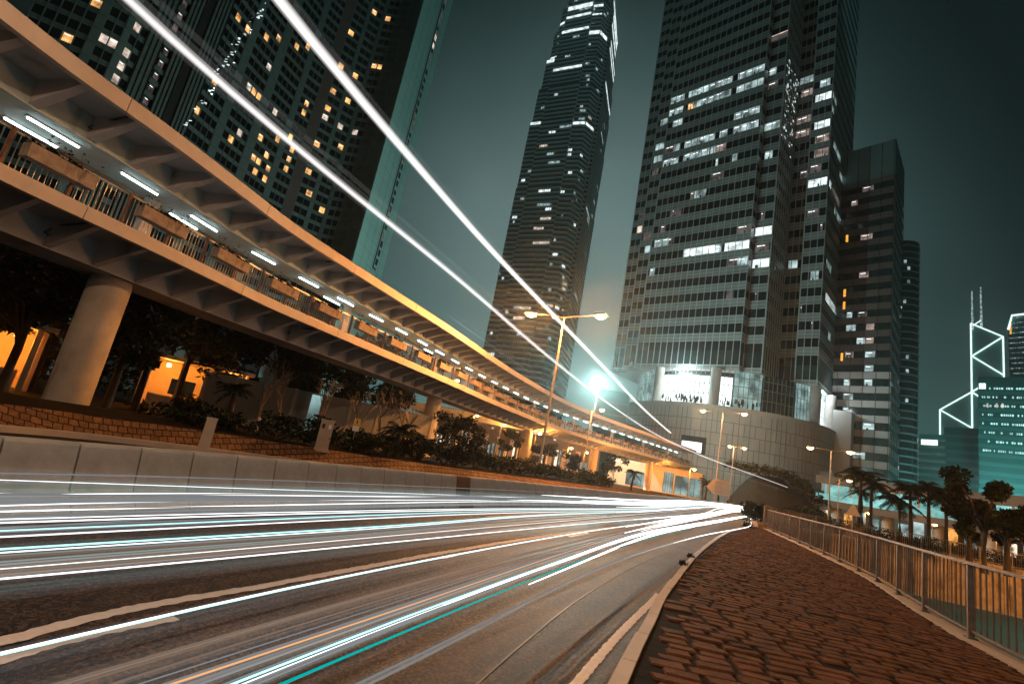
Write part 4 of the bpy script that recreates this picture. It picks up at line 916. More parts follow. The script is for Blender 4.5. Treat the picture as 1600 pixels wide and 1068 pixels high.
g = MB(); g.poly(pane(b, 0, .006, .042, 68.6, 71.2, .3)); g.build('roof_sign', M['edge'], t)
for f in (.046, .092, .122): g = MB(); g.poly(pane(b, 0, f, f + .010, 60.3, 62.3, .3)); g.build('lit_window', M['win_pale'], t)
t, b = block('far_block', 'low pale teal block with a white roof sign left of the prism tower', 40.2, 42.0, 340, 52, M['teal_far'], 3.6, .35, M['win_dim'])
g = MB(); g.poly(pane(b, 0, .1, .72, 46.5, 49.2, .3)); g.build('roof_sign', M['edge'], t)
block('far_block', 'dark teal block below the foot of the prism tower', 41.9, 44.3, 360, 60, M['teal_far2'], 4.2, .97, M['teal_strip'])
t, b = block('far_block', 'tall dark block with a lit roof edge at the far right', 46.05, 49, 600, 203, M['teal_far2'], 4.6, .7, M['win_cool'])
g = MB(); g.tube([P(46.05, 598, 190), P(46.3, 598, 203), P(49, 590, 203)], .9, 5); g.build('light_strip', M['edge'], t); g = MB(); g.poly(pane(b, 0, .03, .07, 186, 196, .4)); g.build('amber_sign', M['amber_sign'], t)
p = P(45.0, 262); t = thing('floodlight_mast', 'unseen short mast added to light the foot of the teal blocks at far right', 'floodlight', (p[0], p[1], 0))
g = MB(); g.tube([(0, 0, 0), (0, 0, 9)], [.2, .14], 8); g.build('mast', M['pole'], t, (0, 0, 0)); g = MB(); g.box((0, 0, 9.4), (1.4, .6, .8), R(-45)); g.build('lamp_housing', M['dark_metal'], t, (0, 0, 0))  # pole and housing of the added unseen mast
ld = bpy.data.lights.new('flood_light', 'POINT'); ld.energy = 60000; ld.color = (.35, 1, .95); ld.shadow_soft_size = .5; lo = bpy.data.objects.new('flood_light', ld); COL.objects.link(lo); lo.parent = t; lo.location = (0, 0, 10.6)  # added teal lamp behind the trees, brightens the far blocks from below
# dark blocks low on the skyline behind the bridge
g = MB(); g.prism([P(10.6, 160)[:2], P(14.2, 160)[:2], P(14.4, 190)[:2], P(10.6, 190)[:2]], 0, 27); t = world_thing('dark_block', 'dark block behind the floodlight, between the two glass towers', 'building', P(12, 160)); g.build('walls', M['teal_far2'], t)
g = MB()
for k in range(6): g.poly(pane([P(10.6, 160)[:2], P(14.2, 160)[:2], P(14.4, 190)[:2], P(10.6, 190)[:2]], 0, 0, 1, 4 + k * 3.8, 4.5 + k * 3.8, .1))
g.build('floor_bands', M['panel_teal'], t)

# ------------------------------------------------------------------ second footbridge and roads at right
F3 = Path([P(32.6, 118), P(35.5, 116), P(39, 112), P(43, 106), P(47, 98), P(52, 92)])
B2 = world_thing('far_footbridge', 'second covered footbridge with teal lit interior behind the palms', 'footbridge', P(38, 112)); fr = F3.frames(0, F3.L, 2)
g = MB(); g.sweep([(0, 7.6), (0, 9.1), (.3, 9.1), (.3, 7.6)], fr); g.build('roof_fascia', M['fascia_dim'], B2)
g = MB(); g.sweep([(.31, 8.3), (.31, 8.7), (5, 8.7), (5, 8.3)], fr); g.build('roof_slab', M['soffit'], B2)
g = MB(); g.sweep([(0, 3.4), (0, 4.6), (.3, 4.6), (.3, 3.4)], fr); g.build('deck_fascia', M['fascia_dim'], B2)
g = MB(); g.sweep([(.31, 3.6), (.31, 4.1), (5, 4.1), (5, 3.6)], fr); g.build('deck_slab', M['soffit'], B2)
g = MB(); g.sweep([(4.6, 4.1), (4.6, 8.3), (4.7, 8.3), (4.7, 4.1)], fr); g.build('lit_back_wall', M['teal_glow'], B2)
g = MB(); g.sweep([(2.2, 8.1), (2.2, 8.25), (2.5, 8.25), (2.5, 8.1)], fr); g.build('ceiling_light_strip', M['teal_strip'], B2)
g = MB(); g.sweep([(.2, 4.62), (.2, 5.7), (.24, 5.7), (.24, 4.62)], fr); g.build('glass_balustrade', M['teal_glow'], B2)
for k in range(12):
    c = F3.off(2 + k * (F3.L - 4) / 11, .5); g = MB(); g.box((c[0], c[1], 6.2), (.3, .3, 4.1), .7); g.build('roof_post', M['pole'], B2)
for k in range(6):
    c = F3.off(3 + k * (F3.L - 6) / 5, 2.5); g = MB(); g.tube([(c[0], c[1], 0), (c[0], c[1], 3.5)], .9, 16); g.build('pier', M['pier'], B2, smooth=True)
RB3 = world_thing('low_building', 'low building with bright teal windows under the far footbridge', 'building', P(41, 140)); b = [P(33, 150)[:2], P(50, 128)[:2], P(50, 140)[:2], P(33, 160)[:2]]
g = MB(); g.prism(b, 0, 7.5); g.build('walls', M['wall_dim'], RB3)
for k in range(16):
    g = MB(); f = k / 16; g.poly(pane(b, 0, f + .008, f + .05, .6, 3.0 + 2.5 * (k % 2), .05)); g.build('lit_window', random.choice([M['lobby_dim'], M['win_cool'], M['shop'], M['shop_orange']]), RB3)
for az, d, pw in ((36.5, 95, 700), (41, 92, 700), (45, 88, 700)):
    p = P(az, d); lamp((p[0], p[1], 0), 3.2, [(.2, -.2, .02)], pw, {36.5: 'low orange lamp behind the first palm pair', 41: 'low orange lamp behind the middle palms', 45: 'low orange lamp behind the right hand trees'}[az], .06)

# ------------------------------------------------------------------ palms, trees, shrubs
def palm_mesh(h, r, seed):
    random.seed(seed); tr = MB(); lean = random.uniform(-.25, .25)
    tr.tube([(0, 0, 0), (lean * .3, 0, h * .35), (lean * .6, 0, h * .7), (lean, 0, h)], [.19, .16, .13, .10], 8)
    cr = MB(); top = Vector((lean, 0, h)); nf = 16
    for k in range(nf):
        a = 2 * math.pi * k / nf + random.uniform(-.2, .2); e = random.uniform(-.1, 1.15); L = r * random.uniform(.85, 1.15); sp = []
        for q in range(9):
            s = q / 8; out = L * s * math.cos(e * (1 - s * .3)); zz = L * (math.sin(e) * s - .62 * s * s); sp.append(top + Vector((math.cos(a) * out, math.sin(a) * out, zz + .15)))
        cr.tube(sp, [.035, .03, .028, .025, .02, .018, .014, .01, .006], 3)
        for q in range(1, 9):
            for sub in (0, .5):
                p = sp[q - 1].lerp(sp[q], sub); d = (sp[q] - sp[q - 1]).normalized(); sd = d.cross(Vector((0, 0, 1))).normalized(); lw = r * .30 * (1 - abs(q / 8 - .45))
                for s in (-1, 1):
                    tip = p + (sd * s + d * .55 + Vector((0, 0, -.55 + random.uniform(-.2, .2)))).normalized() * lw; wd = d * (.07 * r / 1.8); cr.quad(p - wd, p + wd, tip + wd * .2, tip - wd * .2)
    return tr, cr
def palm(loc, h, r, seed, label, group='palms on the bank beyond the sunken road'):
    tr, cr = palm_mesh(h, r, seed); t = thing('palm_tree', label, 'palm', loc, random.uniform(0, 6), group); tr.build('trunk', M['bark'], t, (0, 0, 0), True); cr.build('crown', M['leaf'], t, (0, 0, 0)); return t
pl = [(36.0, 60, 5.7, 2.2, 'tallest palm at the left end of the palm row'), (36.9, 61, 5.4, 2.1, 'palm pressed against the tallest palm, just right of it'), (36.35, 66, 4.6, 1.6, 'thin palm between the trunks of the first two palms'), (39.0, 58, 4.0, 2.2, 'shortest palm with wide low fronds'), (39.75, 60, 5.2, 2.1, 'slender palm right behind the shortest palm'),
      (40.9, 60, 5.6, 2.3, 'palm with upright fan crown in the middle of the row'), (42.0, 60, 5.0, 2.3, 'bushy palm right of the middle of the row'), (42.9, 58, 4.5, 2.2, 'palm at the right end of the row, beside the dark tree')]
for i, (az, d, h, r, lb) in enumerate(pl): p = P(az, d); palm((p[0], p[1], -.03), h, r, 20 + i, lb)
def tree(loc, h, cr, n, size, seed, label, group, m='leaf', name='leafy_tree', trunk=.22, pale=False, z0f=.45):
    random.seed(seed); t = thing(name, label, 'tree', loc, 0, group); g = MB(); top = h * .62
    g.tube([(0, 0, 0), (random.uniform(-.1, .1), 0, top * .5), (random.uniform(-.2, .2), random.uniform(-.2, .2), top)], [trunk, trunk * .75, trunk * .5], 8); blobs = []
    for k in range(9):
        a = random.uniform(0, 2 * math.pi); rr = cr * random.uniform(.2, .8); z = h * random.uniform(z0f, .93); e = Vector((rr * math.cos(a), rr * math.sin(a), z)); blobs.append(e)
        g.tube([(0, 0, top * random.uniform(.55, 1)), e * .5 + Vector((0, 0, top * .4)), e], [trunk * .4, trunk * .25, .02], 5)
    g.build('trunk', M['bark_pale' if pale else 'bark'], t, (0, 0, 0), True); f = MB()
    for e in blobs: q = cr * random.uniform(.28, .5); leaf_quads(f, e, (q, q, q * .75), n // 9, size)
    f.build('crown', M[m], t, (0, 0, 0)); return t
for i, (az, d, h, cr, lb) in enumerate([(44.3, 46, 6.6, 2.0, 'large dark tree with a rising top right of the palms'), (45.6, 50, 4.6, 1.8, 'rounded dark tree at the right edge of the picture'), (43.4, 49, 4.6, 1.5, 'low dark tree between the palms and the large tree'), (47.0, 44, 4.4, 1.7, 'dark tree cut off by the right edge')]):
    p = P(az, d); tree((p[0], p[1], -.03), h, cr, 3000, .2, 40 + i, lb, 'dark trees at the right end of the palms')
# dark trees behind the bridge and its first pier
dk = [(-50, 33, 7.5, 3.2), (-46, 38, 8.0, 3.4), (-43.5, 31, 6.6, 2.6), (-41.8, 42, 9, 3.6), (-36.6, 33, 7.4, 2.8), (-34.6, 40, 8.6, 3.4), (-31.6, 46, 8.8, 3.6), (-28.3, 52, 8.2, 3.6), (-24, 54, 11, 4.6), (-19.8, 56, 11.5, 4.8), (-15.6, 58, 11.5, 4.8), (-11.2, 60, 11.5, 4.6), (-56, 36, 9, 3.8)]
words = ['beside the left edge', 'behind the first pier on its left', 'close left of the first pier', 'hidden mostly by the first pier', 'just right of the first pier', 'over the left end of the orange pavilion', 'between the orange pavilion lamps', 'over the right end of the pavilion', 'over the left end of the pale wall', 'behind the teal doorway', 'behind the middle of the pale wall', 'left of the second pier', 'outside the left edge']
for i, (az, d, h, cr) in enumerate(dk):
    p = P(az, d); tree((p[0], p[1], -.03), h, cr, 2600, .24 if d < 50 else .36, 60 + i, 'dense dark tree under the bridge, ' + words[i], 'dense dark trees behind the footbridge', z0f=.38)
BH = Path([P(-62, 46), P(-50, 52), P(-40, 58), P(-30, 62), P(-20, 64), P(-9, 66)]); g = MB(); random.seed(77)
for q in range(int(BH.L / .8)):
    p, t, n = BH.fr(q * .8); leaf_quads(g, (p.x, p.y, 2.1), (.9, .9, 2.3), 60, .42)
tag(g.build('hedge', M['leaf']), 'tall black hedge closing the back of the garden under the bridge', 'hedge')
def bare(loc, h, seed, label, white=False):
    random.seed(seed); t = thing('bare_tree', label, 'tree', loc, 0, 'bare trees before the pale wall'); g = MB()
    def br(p, d, L, r, lv):
        q = p + d * L * .5 + Vector((random.uniform(-.06, .06), random.uniform(-.06, .06), 0)); e = q + (d + Vector((0, 0, .15))).normalized() * L * .5; g.tube([p, q, e], [r, r * .85, r * .7], 5 if lv < 2 else 3)
        if lv < 4:
            for _ in range(3 if lv < 3 else 2):
                nd = (d + Vector((random.uniform(-.75, .75), random.uniform(-.75, .75), random.uniform(-.1, .5)))).normalized(); br(e, nd, L * random.uniform(.6, .8), r * .62, lv + 1)
    br(Vector((0, 0, 0)), Vector((random.uniform(-.08, .08), 0, 1)), h * .36, .085, 0); g.build('branches', M['bark_pale'], t, (0, 0, 0))
    if white: g = MB(); g.tube([(0, 0, .02), (0, 0, 1.0)], .105, 8); g.build('whitewashed_trunk', M['white_paint'], t, (0, 0, 0))
    return t
for i, (az, d, h, wt, lb) in enumerate([(-24.3, 34, 4.4, 1, 'bare tree by the left end of the pale wall'), (-22.4, 33, 3.8, 0, 'small bare tree before the left part of the pale wall'), (-18.6, 31, 4.0, 0, 'bare tree in front of the teal doorway'), (-15.0, 31, 3.8, 0, 'bare tree behind the yellow sign'), (-12.2, 28, 3.6, 1, 'bare tree with whitewashed trunk before the pale wall'), (-9.9, 33, 4.0, 0, 'bare tree nearest the second pier')]):
    p = P(az, d); bare((p[0], p[1], .05), h, 90 + i, lb, wt)
def shrub(loc, r, n, size, seed, label, group, m='leaf', frond=False):
    random.seed(seed); t = thing('shrub', label, 'shrub', loc, 0, group); s = MB(); f = MB()
    for k in range(7):
        a = random.uniform(0, 6.28); e = Vector((r[0] * .7 * math.cos(a), r[1] * .7 * math.sin(a), r[2] * random.uniform(.5, 1.3))); s.tube([(0, 0, 0), e * .6, e], [.025, .018, .008], 4); leaf_quads(f, e, (r[0] * .55, r[1] * .55, r[2] * .5), n // 7, size)
    s.build('stems', M['bark'], t, (0, 0, 0)); f.build('foliage', M[m], t, (0, 0, 0)); return t
random.seed(5); k = 0
for i in range(30):
    u = 9 + i * 1.45 + random.uniform(-.3, .3); p = SL_B.off(u, random.uniform(1.3, 2.4), .55); az = math.degrees(math.atan2(p[0], p[1]))
    if az < -34.5: continue
    big = az > -13
    rad = (random.uniform(.75, 1.1), random.uniform(.75, 1.1), random.uniform(.5, .75) if big else random.uniform(.25, .42))
    shrub(p, rad, 420, .12 if big else .10, 200 + i, 'tall dark shrub in the bed below the second pier' if big else 'low dark shrub in the bed behind the brick slope', 'shrubs in the roadside bed', 'leaf2' if big and i % 2 else 'leaf')
for i in range(14):
    u = 8 + i * 2.3; p = SL_B.off(u, random.uniform(5, 8), .45)
    if -45 < math.degrees(math.atan2(p[0], p[1])) < -35.5: continue
    shrub(p, (1.2, 1.2, random.uniform(.5, .9)), 420, .15, 300 + i, 'dark shrub at the back of the planting bed', 'shrubs at the back of the bed')
for i in range(26):
    az = 24.4 + i * .32; p = P(az + .7, 99 + random.uniform(-2, 1), (6.5 if az < 29.5 else 6.5 - (az - 29.5) * 1.15) - .2); shrub(p, (1.3, 1.3, random.uniform(.7, 1.2)), 220, .22, 400 + i, 'dark bush on top of the grass bank', 'bushes along the top of the grass bank')
for i, az in enumerate((31.3, 32.2, 33.4)): p = P(az, 82); shrub((p[0], p[1], .1), (1.5, 1.5, 1.3), 400, .2, 450 + i, 'dark bush at the right foot of the grass bank', 'bushes at the foot of the bank')
for i, (az, d, h, r, lb) in enumerate([(-10.3, 23, 1.3, 1.0, 'small palm in the roadside bed left of the second pier'), (-27.0, 27, 1.7, 1.0, 'small palm in front of the orange pavilion'), (-7.6, 25, 1.0, 1.1, 'small drooping palm at the foot of the second pier'), (23.0, 84, 3.0, 1.6, 'small palm by the teal glass entrance under the bridge end'), (24.3, 88, 2.8, 1.6, 'second small palm by the entrance under the bridge end'), (15.6, 74, 2.2, 1.5, 'small palm between the fourth and fifth piers')]):
    p = P(az, d); palm((p[0], p[1], .3 if d < 40 else 0), h, r, 120 + i, lb, 'small palms about the footbridge')
for i, (az, d, h, cr) in enumerate([(-3.6, 26, 2.9, 1.0), (-1.6, 27, 2.6, .9), (-5.4, 30, 3.2, 1.2), (5.8, 56, 3.6, 1.6), (9.3, 64, 3.4, 1.6), (13.6, 70, 4.2, 2.0), (1.6, 60, 4.4, 1.7)]):
    p = P(az, d); tree((p[0], p[1], .3 if d < 40 else 0), h, cr, 900, .11 if d < 40 else .2, 140 + i, ['loose young tree left above the bed, orange light behind it', 'young tree in the bed below the orange lamps', 'young tree right of the second pier', 'small tree left of the third pier foot', 'small tree between third and fourth piers', 'round tree right of the fourth pier', 'small tree before the bright shops'][i], 'young trees under the footbridge', 'leaf2', trunk=.06)
# weeds on the kerb
for i, u in enumerate((17.6, 19.2, 40.5)):
    p = KERB.off(u, -.02, .12); g = MB()
    for k in range(60):
        a = random.uniform(0, 6.28); L = random.uniform(.04, .11); e = Vector((math.cos(a) * L * .6, math.sin(a) * L * .6, L)); sd = Vector((-math.sin(a), math.cos(a), 0)) * .012; o_ = Vector((random.gauss(0, .035), random.gauss(0, .07), 0)); g.quad(o_ - sd, o_ + sd, o_ + e + sd * .2, o_ + e - sd * .2)
    if i == 2: g.v = [(x * 3.2, y * 3.2, z * 3.2) for x, y, z in g.v]
    o = g.build('weed_tuft', M['leaf2'], loc=p); tag(o, ['tuft of weeds on the kerb nearest the camera', 'tuft of weeds a step further along the kerb', 'larger weed where the footway narrows to the railing'][i], 'weed')

# ------------------------------------------------------------------ pale wall, pavilions, cabinet, signs
a, b = P(-29.8, 46), P(-7.0, 43); WV = Vector(b) - Vector(a); WL = WV.length; wr = math.atan2(WV.y, WV.x)
t = world_thing('boundary_wall', 'long pale boundary wall of horizontal boards behind the bare trees', 'wall', a)
g = MB(); c = (Vector(a) + Vector(b)) / 2; g.box((c.x, c.y, 1.75), (WL, .25, 3.5), wr); g.build('panel', M['greywall'], t)
g = MB(); nn = Vector((math.sin(wr), -math.cos(wr), 0))
for k in range(17): g.box((c.x + nn.x * .14, c.y + nn.y * .14, .2 + k * .2), (WL, .03, .025), wr)
g.build('board_joints', M['soffit'], t)
for k in range(9): q = Vector(a) + WV * (k / 8) + nn * .16; g = MB(); g.box((q.x, q.y, 1.78), (.2, .12, 3.56), wr); g.build('wall_post', M['concrete'], t)
q = Vector(a).lerp(Vector(b), .475) + nn * .17; g = MB(); g.box((q.x, q.y, 1.75), (.95, .06, 3.2), wr); g.build('lit_doorway', M['lobby_dim'], t)
for az, d, w_, dd, h, lb, lamps in [(-30.6, 50, 7.2, 4, 3.9, 'orange lit pavilion seen through trees right of the first pier', [(-33.2, 3.3), (-32.7, 3.1), (-26.8, 3.1)]), (-46.5, 40, 6.0, 4, 3.4, 'orange lit pavilion at the left edge behind the trees', [(-45, 3.0)])]:
    p = P(az, d); rz = R(-az) ; t = thing('pavilion', lb, 'pavilion', (p[0], p[1], 0), rz)
    g = MB(); g.box((0, dd / 2, h / 2), (w_, .2, h)); g.box((-w_ / 2, .3, h / 2), (.2, dd - .6, h)); g.box((w_ / 2, .3, h / 2), (.2, dd - .6, h)); g.build('walls', M['cream'], t, (0, 0, 0))
    g = MB(); g.box((0, 0, h + .15), (w_ + .8, dd + .8, .28)); g.build('roof', M['concrete'], t, (0, 0, 0))
    for x in (-w_ * .45, -w_ * .15, w_ * .15, w_ * .45): g = MB(); g.box((x, -dd / 2, h / 2), (.28, .28, h)); g.build('post', M['cream'], t, (0, 0, 0))
    g = MB(); g.box((-w_ * .12, dd / 2 - .12, 1.9), (1.8, .05, 1.3)); g.build('window', M['glass'], t, (0, 0, 0))
    g = MB(); g.box((0, -dd / 2 + .1, .55), (w_ * .8, .12, 1.1)); g.build('low_wall', M['cream'], t, (0, 0, 0))
    for x in (-w_ * .3, w_ * .32):
        g = MB(); leafs = [(x + .13 * math.cos(q_ * .785), -.9 + .13 * math.sin(q_ * .785), 3.0) for q_ in range(8)]; g.prism([(l[0], l[1]) for l in leafs], h - .55, h - .3); go_ = g.build('ceiling_lamp', M['lens'], t, (0, 0, 0))
        ld = bpy.data.lights.new('pavilion_light', 'POINT'); ld.energy = 420; ld.color = (1, .27, .02); ld.shadow_soft_size = .15; lo = bpy.data.objects.new('pavilion_light', ld); COL.objects.link(lo); lo.parent = t; lo.location = (x, -.9, h - .75)
p = P(-17.8, 20); t = thing('utility_cabinet', 'beige two door utility cabinet among the shrubs', 'cabinet', (p[0], p[1], .45), R(17))
g = MB(); g.box((0, 0, .06), (.5, .36, .12)); g.box((0, 0, .62), (.46, .32, 1.0)); g.box((0, 0, 1.14), (.52, .38, .05)); g.build('body', M['cabinet'], t, (0, 0, 0))
for s in (-1, 1):
    g = MB(); g.box((s * .113, -.172, .62), (.205, .02, .92)); d_ = g.build('door', M['cabinet'], t, (0, 0, 0)); g = MB(); g.box((s * .113, -.186, .92), (.10, .006, .16)); g.build('notice', M['notice'] if s > 0 else M['black'], d_, (0, 0, 0))
p = SL_B.off(near_u(-200) if False else 15.0, .35, .1)
q = P(-28.3, 14.6); t = thing('stone_bollard', 'square brown stone bollard at the end of the brick slope', 'bollard', (q[0], q[1], .1), R(28))
g = MB(); g.hexa([(-.13, -.12, 0), (.13, -.12, 0), (.13, .12, 0), (-.13, .12, 0)], [(-.115, -.1, .98), (.115, -.1, .98), (.115, .1, .98), (-.115, .1, .98)]); g.build('shaft', M['pier'], t, (0, 0, 0)); g = MB(); g.box((0, 0, 1.0), (.25, .22, .05)); g.build('cap', M['pier'], t, (0, 0, 0))
p = P(-14.9, 22); t = thing('warning_sign', 'small yellow warning sign with a white plate on a thin post', 'sign', (p[0], p[1], .4), R(15))
g = MB(); g.tube([(0, 0, 0), (0, 0, 1.5)], .025, 6); g.build('post', M['pole'], t, (0, 0, 0)); g = MB(); g.box((0, -.03, 1.35), (.26, .015, .26)); s_ = g.build('sign_face', M['yellow'], t, (0, 0, 0)); g = MB(); g.box((0, -.041, 1.35), (.05, .006, .15)); g.build('symbol', M['black'], s_, (0, 0, 0))
g = MB(); g.box((0, -.03, 1.08), (.26, .015, .22)); s_ = g.build('white_plate', M['notice'], t, (0, 0, 0))
p = P(24.3, 80); t = thing('direction_board', 'back of a pale arrow shaped direction board on two posts', 'sign', (p[0], p[1], 0), R(-24))
pts = [(-1.75, 2.55), (-.85, 1.65), (1.25, 1.65), (1.25, 3.8), (-.85, 3.8)]; g = MB()
g.poly([(x, -.04, z) for x, z in pts]); g.poly([(x, .04, z) for x, z in reversed(pts)])
for i in range(5): a, b = pts[i], pts[(i + 1) % 5]; g.quad((a[0], .04, a[1]), (b[0], .04, b[1]), (b[0], -.04, b[1]), (a[0], -.04, a[1]))
g.build('board', M['board'], t, (0, 0, 0))
g = MB()
for z in (2.1, 2.75, 3.4): g.box((.1, -.07, z), (1.9, .05, .09))
for x in (-.55, .15, .85): g.box((x, -.075, 2.75), (.07, .05, 1.5))
g.build('bracing', M['soffit'], t, (0, 0, 0))
for x in (-.5, .8): g = MB(); g.tube([(x, .09, 0), (x, .09, 3.6)], .06, 8); g.build('post', M['pole'], t, (0, 0, 0))
p = P(35.6, 41); t = thing('triangular_sign', 'back of a triangular sign on a post in front of the palms', 'sign', (p[0], p[1], 0), R(-36))
g = MB(); tri = [(-.42, 1.95), (.42, 1.95), (0, 2.75)]; g.poly([(x, -.02, z) for x, z in tri]); g.poly([(x, .02, z) for x, z in reversed(tri)])
for i in range(3): a, b = tri[i], tri[(i + 1) % 3]; g.quad((a[0], .02, a[1]), (b[0], .02, b[1]), (b[0], -.02, b[1]), (a[0], -.02, a[1]))
g.build('board', M['board'], t, (0, 0, 0)); g = MB(); g.tube([(0, .06, 0), (0, .06, 2.6)], .04, 6); g.build('post', M['pole'], t, (0, 0, 0))

# ------------------------------------------------------------------ shops and entrance under the far end of the bridge
SH = world_thing('shop_arcade', 'row of bright shop fronts under and behind the footbridge', 'building', P(3, 108)); b = [P(-8.5, 112)[:2], P(11.8, 106)[:2], P(12, 122)[:2], P(-8.5, 126)[:2]]
g = MB(); g.prism(b, 0, 9); g.build('walls', M['wall_dim'], SH)
for k in range(44):
    f = k / 44; z0 = random.choice((.4, .4, 1.2)); 
    g = MB(); g.poly(pane(b, 0, f + .003, f + random.uniform(.009, .019), z0, random.choice((2.9, 3.3, 4.4)), .06)); g.build('shop_window', random.choice([M['shop'], M['shop'], M['shop_orange'], M['lobby_dim']]), SH)
    if k % 3 == 0: g = MB(); g.poly(pane(b, 0, f + .003, f + .017, 6.2, 7.6, .06)); g.build('upper_window', random.choice([M['win_pale'], M['glass'], M['win_dim'], M['shop_orange']]), SH)
for k in range(14):
    q = Vector(b[0]).lerp(Vector(b[1]), (k + .5) / 14); g = MB(); g.box((q.x * .985, q.y * .985, 2.4), (.8, .8, 4.8), .05); g.build('column', M['pier'], SH)
g = MB(); q0, q1 = Vector(P(-9, 100)[:2]), Vector(P(4.4, 96)[:2]); mid = (q0 + q1) / 2; g.box((mid.x, mid.y, 7.1), ((q1 - q0).length, 8, 1.5), math.atan2((q1 - q0).y, (q1 - q0).x)); o = g.build('flyover_deck', M['soffit']); tag(o, 'dark flyover deck crossing behind the bushes under the footbridge', 'flyover')
EN = world_thing('entrance_hall', 'orange lit hall with teal glass doors below the bridge end', 'building', P(18, 108)); b = [P(13.0, 110)[:2], P(22.6, 112)[:2], P(22.8, 124)[:2], P(13, 124)[:2]]
g = MB(); g.prism(b, 0, 5.2); g.build('walls', M['cream'], EN)
for f0, f1, z1 in ((.20, .42, 3.3), (.60, .70, 4.2), (.72, .99, 3.9)): g = MB(); g.poly(pane(b, 0, f0, f1, .3, z1, .06)); g.build('glass_front', M['lobby_dim'], EN); q = MB(); [q.poly(pane(b, 0, f0 + (f1 - f0) * s / 4 - .002, f0 + (f1 - f0) * s / 4 + .002, .3, z1, .1)) for s in range(5)]; q.build('glazing_bars', M['dark_metal'], EN)
for az in (15, 19.2): q = P(az, 104, 4.4); ld = bpy.data.lights.new('hall_light', 'POINT'); ld.energy = 1700; ld.color = (1, .33, .05); ld.shadow_soft_size = .2; lo = bpy.data.objects.new('hall_light', ld); COL.objects.link(lo); lo.parent = EN; lo.location = tuple(q[i] - EN['base0'][i] for i in range(3))

# ------------------------------------------------------------------ light trails of the traffic, each a bundle of fine streaks along its lane
def far_pts(q):
    L = [(15.2, 41.5), (25.9, 60), (37, 77)]; Rr = [(23.4, 44), (33, 57.5), (44, 72)]
    return [(l[0] + (r[0] - l[0]) * q, l[1] + (r[1] - l[1]) * q) for l, r in zip(L, Rr)]
def back_pts(p, q, n=2, s=3.5):
    d = Vector((p[0] - q[0], p[1] - q[1], 0)).normalized(); turn = .1; out = []; c = Vector((p[0], p[1], 0))
    for k in range(n): d = Matrix.Rotation(turn, 3, 'Z') @ d if False else d; c = c + d * s; out.append((c.x, c.y))
    return list(reversed(out))
def smooth_path(pts):
    pa = Path(pts[:2], .1); V = [Vector(p) for p in pts]; out = []; out.append(V[0])
    for a, b in zip(V, V[1:]):
        n = max(1, int((b - a).length / .1)); out += [a.lerp(b, (k + 1) / n) for k in range(n)]
    for w_ in (6, 8, 8):
        cs = [Vector((0, 0, 0))]
        for p in out: cs.append(cs[-1] + p)
        L = len(out); new = []
        for i in range(L):
            h = min(w_ + i // 14, i, L - 1 - i); new.append((cs[i + h + 1] - cs[i - h]) / (2 * h + 1))
        out = new
    pa.p = out; pa.step = .1; pa.L = .1 * (len(out) - 1); return pa
def trail(pts, z, strands, label, q=None, step=.5, cat='light trail', back=True, name='light_trail'):
    mats = []; pts = list(pts)
    if back: pts = back_pts(pts[0], pts[1]) + pts
    if q is not None: pts = pts + [f for f in far_pts(q) if f[1] > pts[-1][1] + 4]
    zz = z if isinstance(z, (list, tuple)) else None
    pa = smooth_path([(p[0], p[1], (p[2] if len(p) > 2 else z)) for p in pts]); g = MB()
    for mname, off, dz, r, u0, u1 in strands:
        if mname not in mats: mats.append(mname)
        n = max(8, int(pa.L * (u1 - u0) / step)); path = []
        for k in range(n + 1):
            p, t, nn = pa.fr(pa.L * (u0 + (u1 - u0) * k / n)); path.append((p.x + nn.x * off, p.y + nn.y * off, p.z + dz))
        ln = min(n, 14) if u0 > .02 else 1; rad = [r * min(1, .12 + .88 * k / ln) * (1 if u1 > .98 else min(1, .1 + (n - k) / 14)) for k in range(n + 1)]
        g.tube(path, rad, 6, mats.index(mname))
    o = g.build(name, [M[m] for m in mats], smooth=True); return tag(o, label, cat, 'light trails over the road')
def S(m, n, spread, r, dz=None, lo=0, hi=1):
    return [(m, random.gauss(0, spread), random.gauss(0, spread if dz is None else dz), r * random.uniform(.6, 1.4), lo, hi) for _ in range(n)]
random.seed(11)
trail([(-4.05, 4.59), (-3.56, 5.45), (-2.81, 6.68), (-1.31, 9.58), (1.6, 14.6), (8.0, 25.6)], .6, [('tr_soft', 0, 0, 0.0030, 0, 1), ('tr_soft', .12, -.02, 0.0020, 0, 1)] + S('ad_grey', 4, .06, .03), 'thin pale trail highest on the barrier side', .05)
trail([(-3.61, 4.14), (-3.21, 5.23), (-2.63, 6.31), (-1.23, 9.09), (.73, 12.97), (7.21, 24.01)], .6, [('tr_teal', 0, 0, 0.0107, 0, 1), ('tr_white', 0, .0, 0.0109, 0, 1), ('tr_white', -.25, .0, 0.0234, .17, 1), ('tr_white', -.1, .12, 0.0265, .2, 1), ('tr_white', -.4, .05, 0.0234, .24, 1)] + S('ad_teal', 5, .05, .04), 'thick teal edged white trail along the barrier', .1)
trail([(-3.3, 3.95), (-2.98, 5.0), (-2.4, 6.1), (-1.0, 8.9), (.9, 12.7), (7.1, 23.2)], .6, [('tr_soft', 0, 0, 0.0038, 0, .5), ('tr_white', 0, 0, 0.0172, .24, 1), ('tr_white', -.3, .1, 0.0273, .22, 1), ('tr_white', -.12, .05, 0.0234, .26, 1)] + S('ad_white', 4, .09, .025) + S('tr_dim', 8, .1, .006), 'white trail just below the teal edged one', .18)
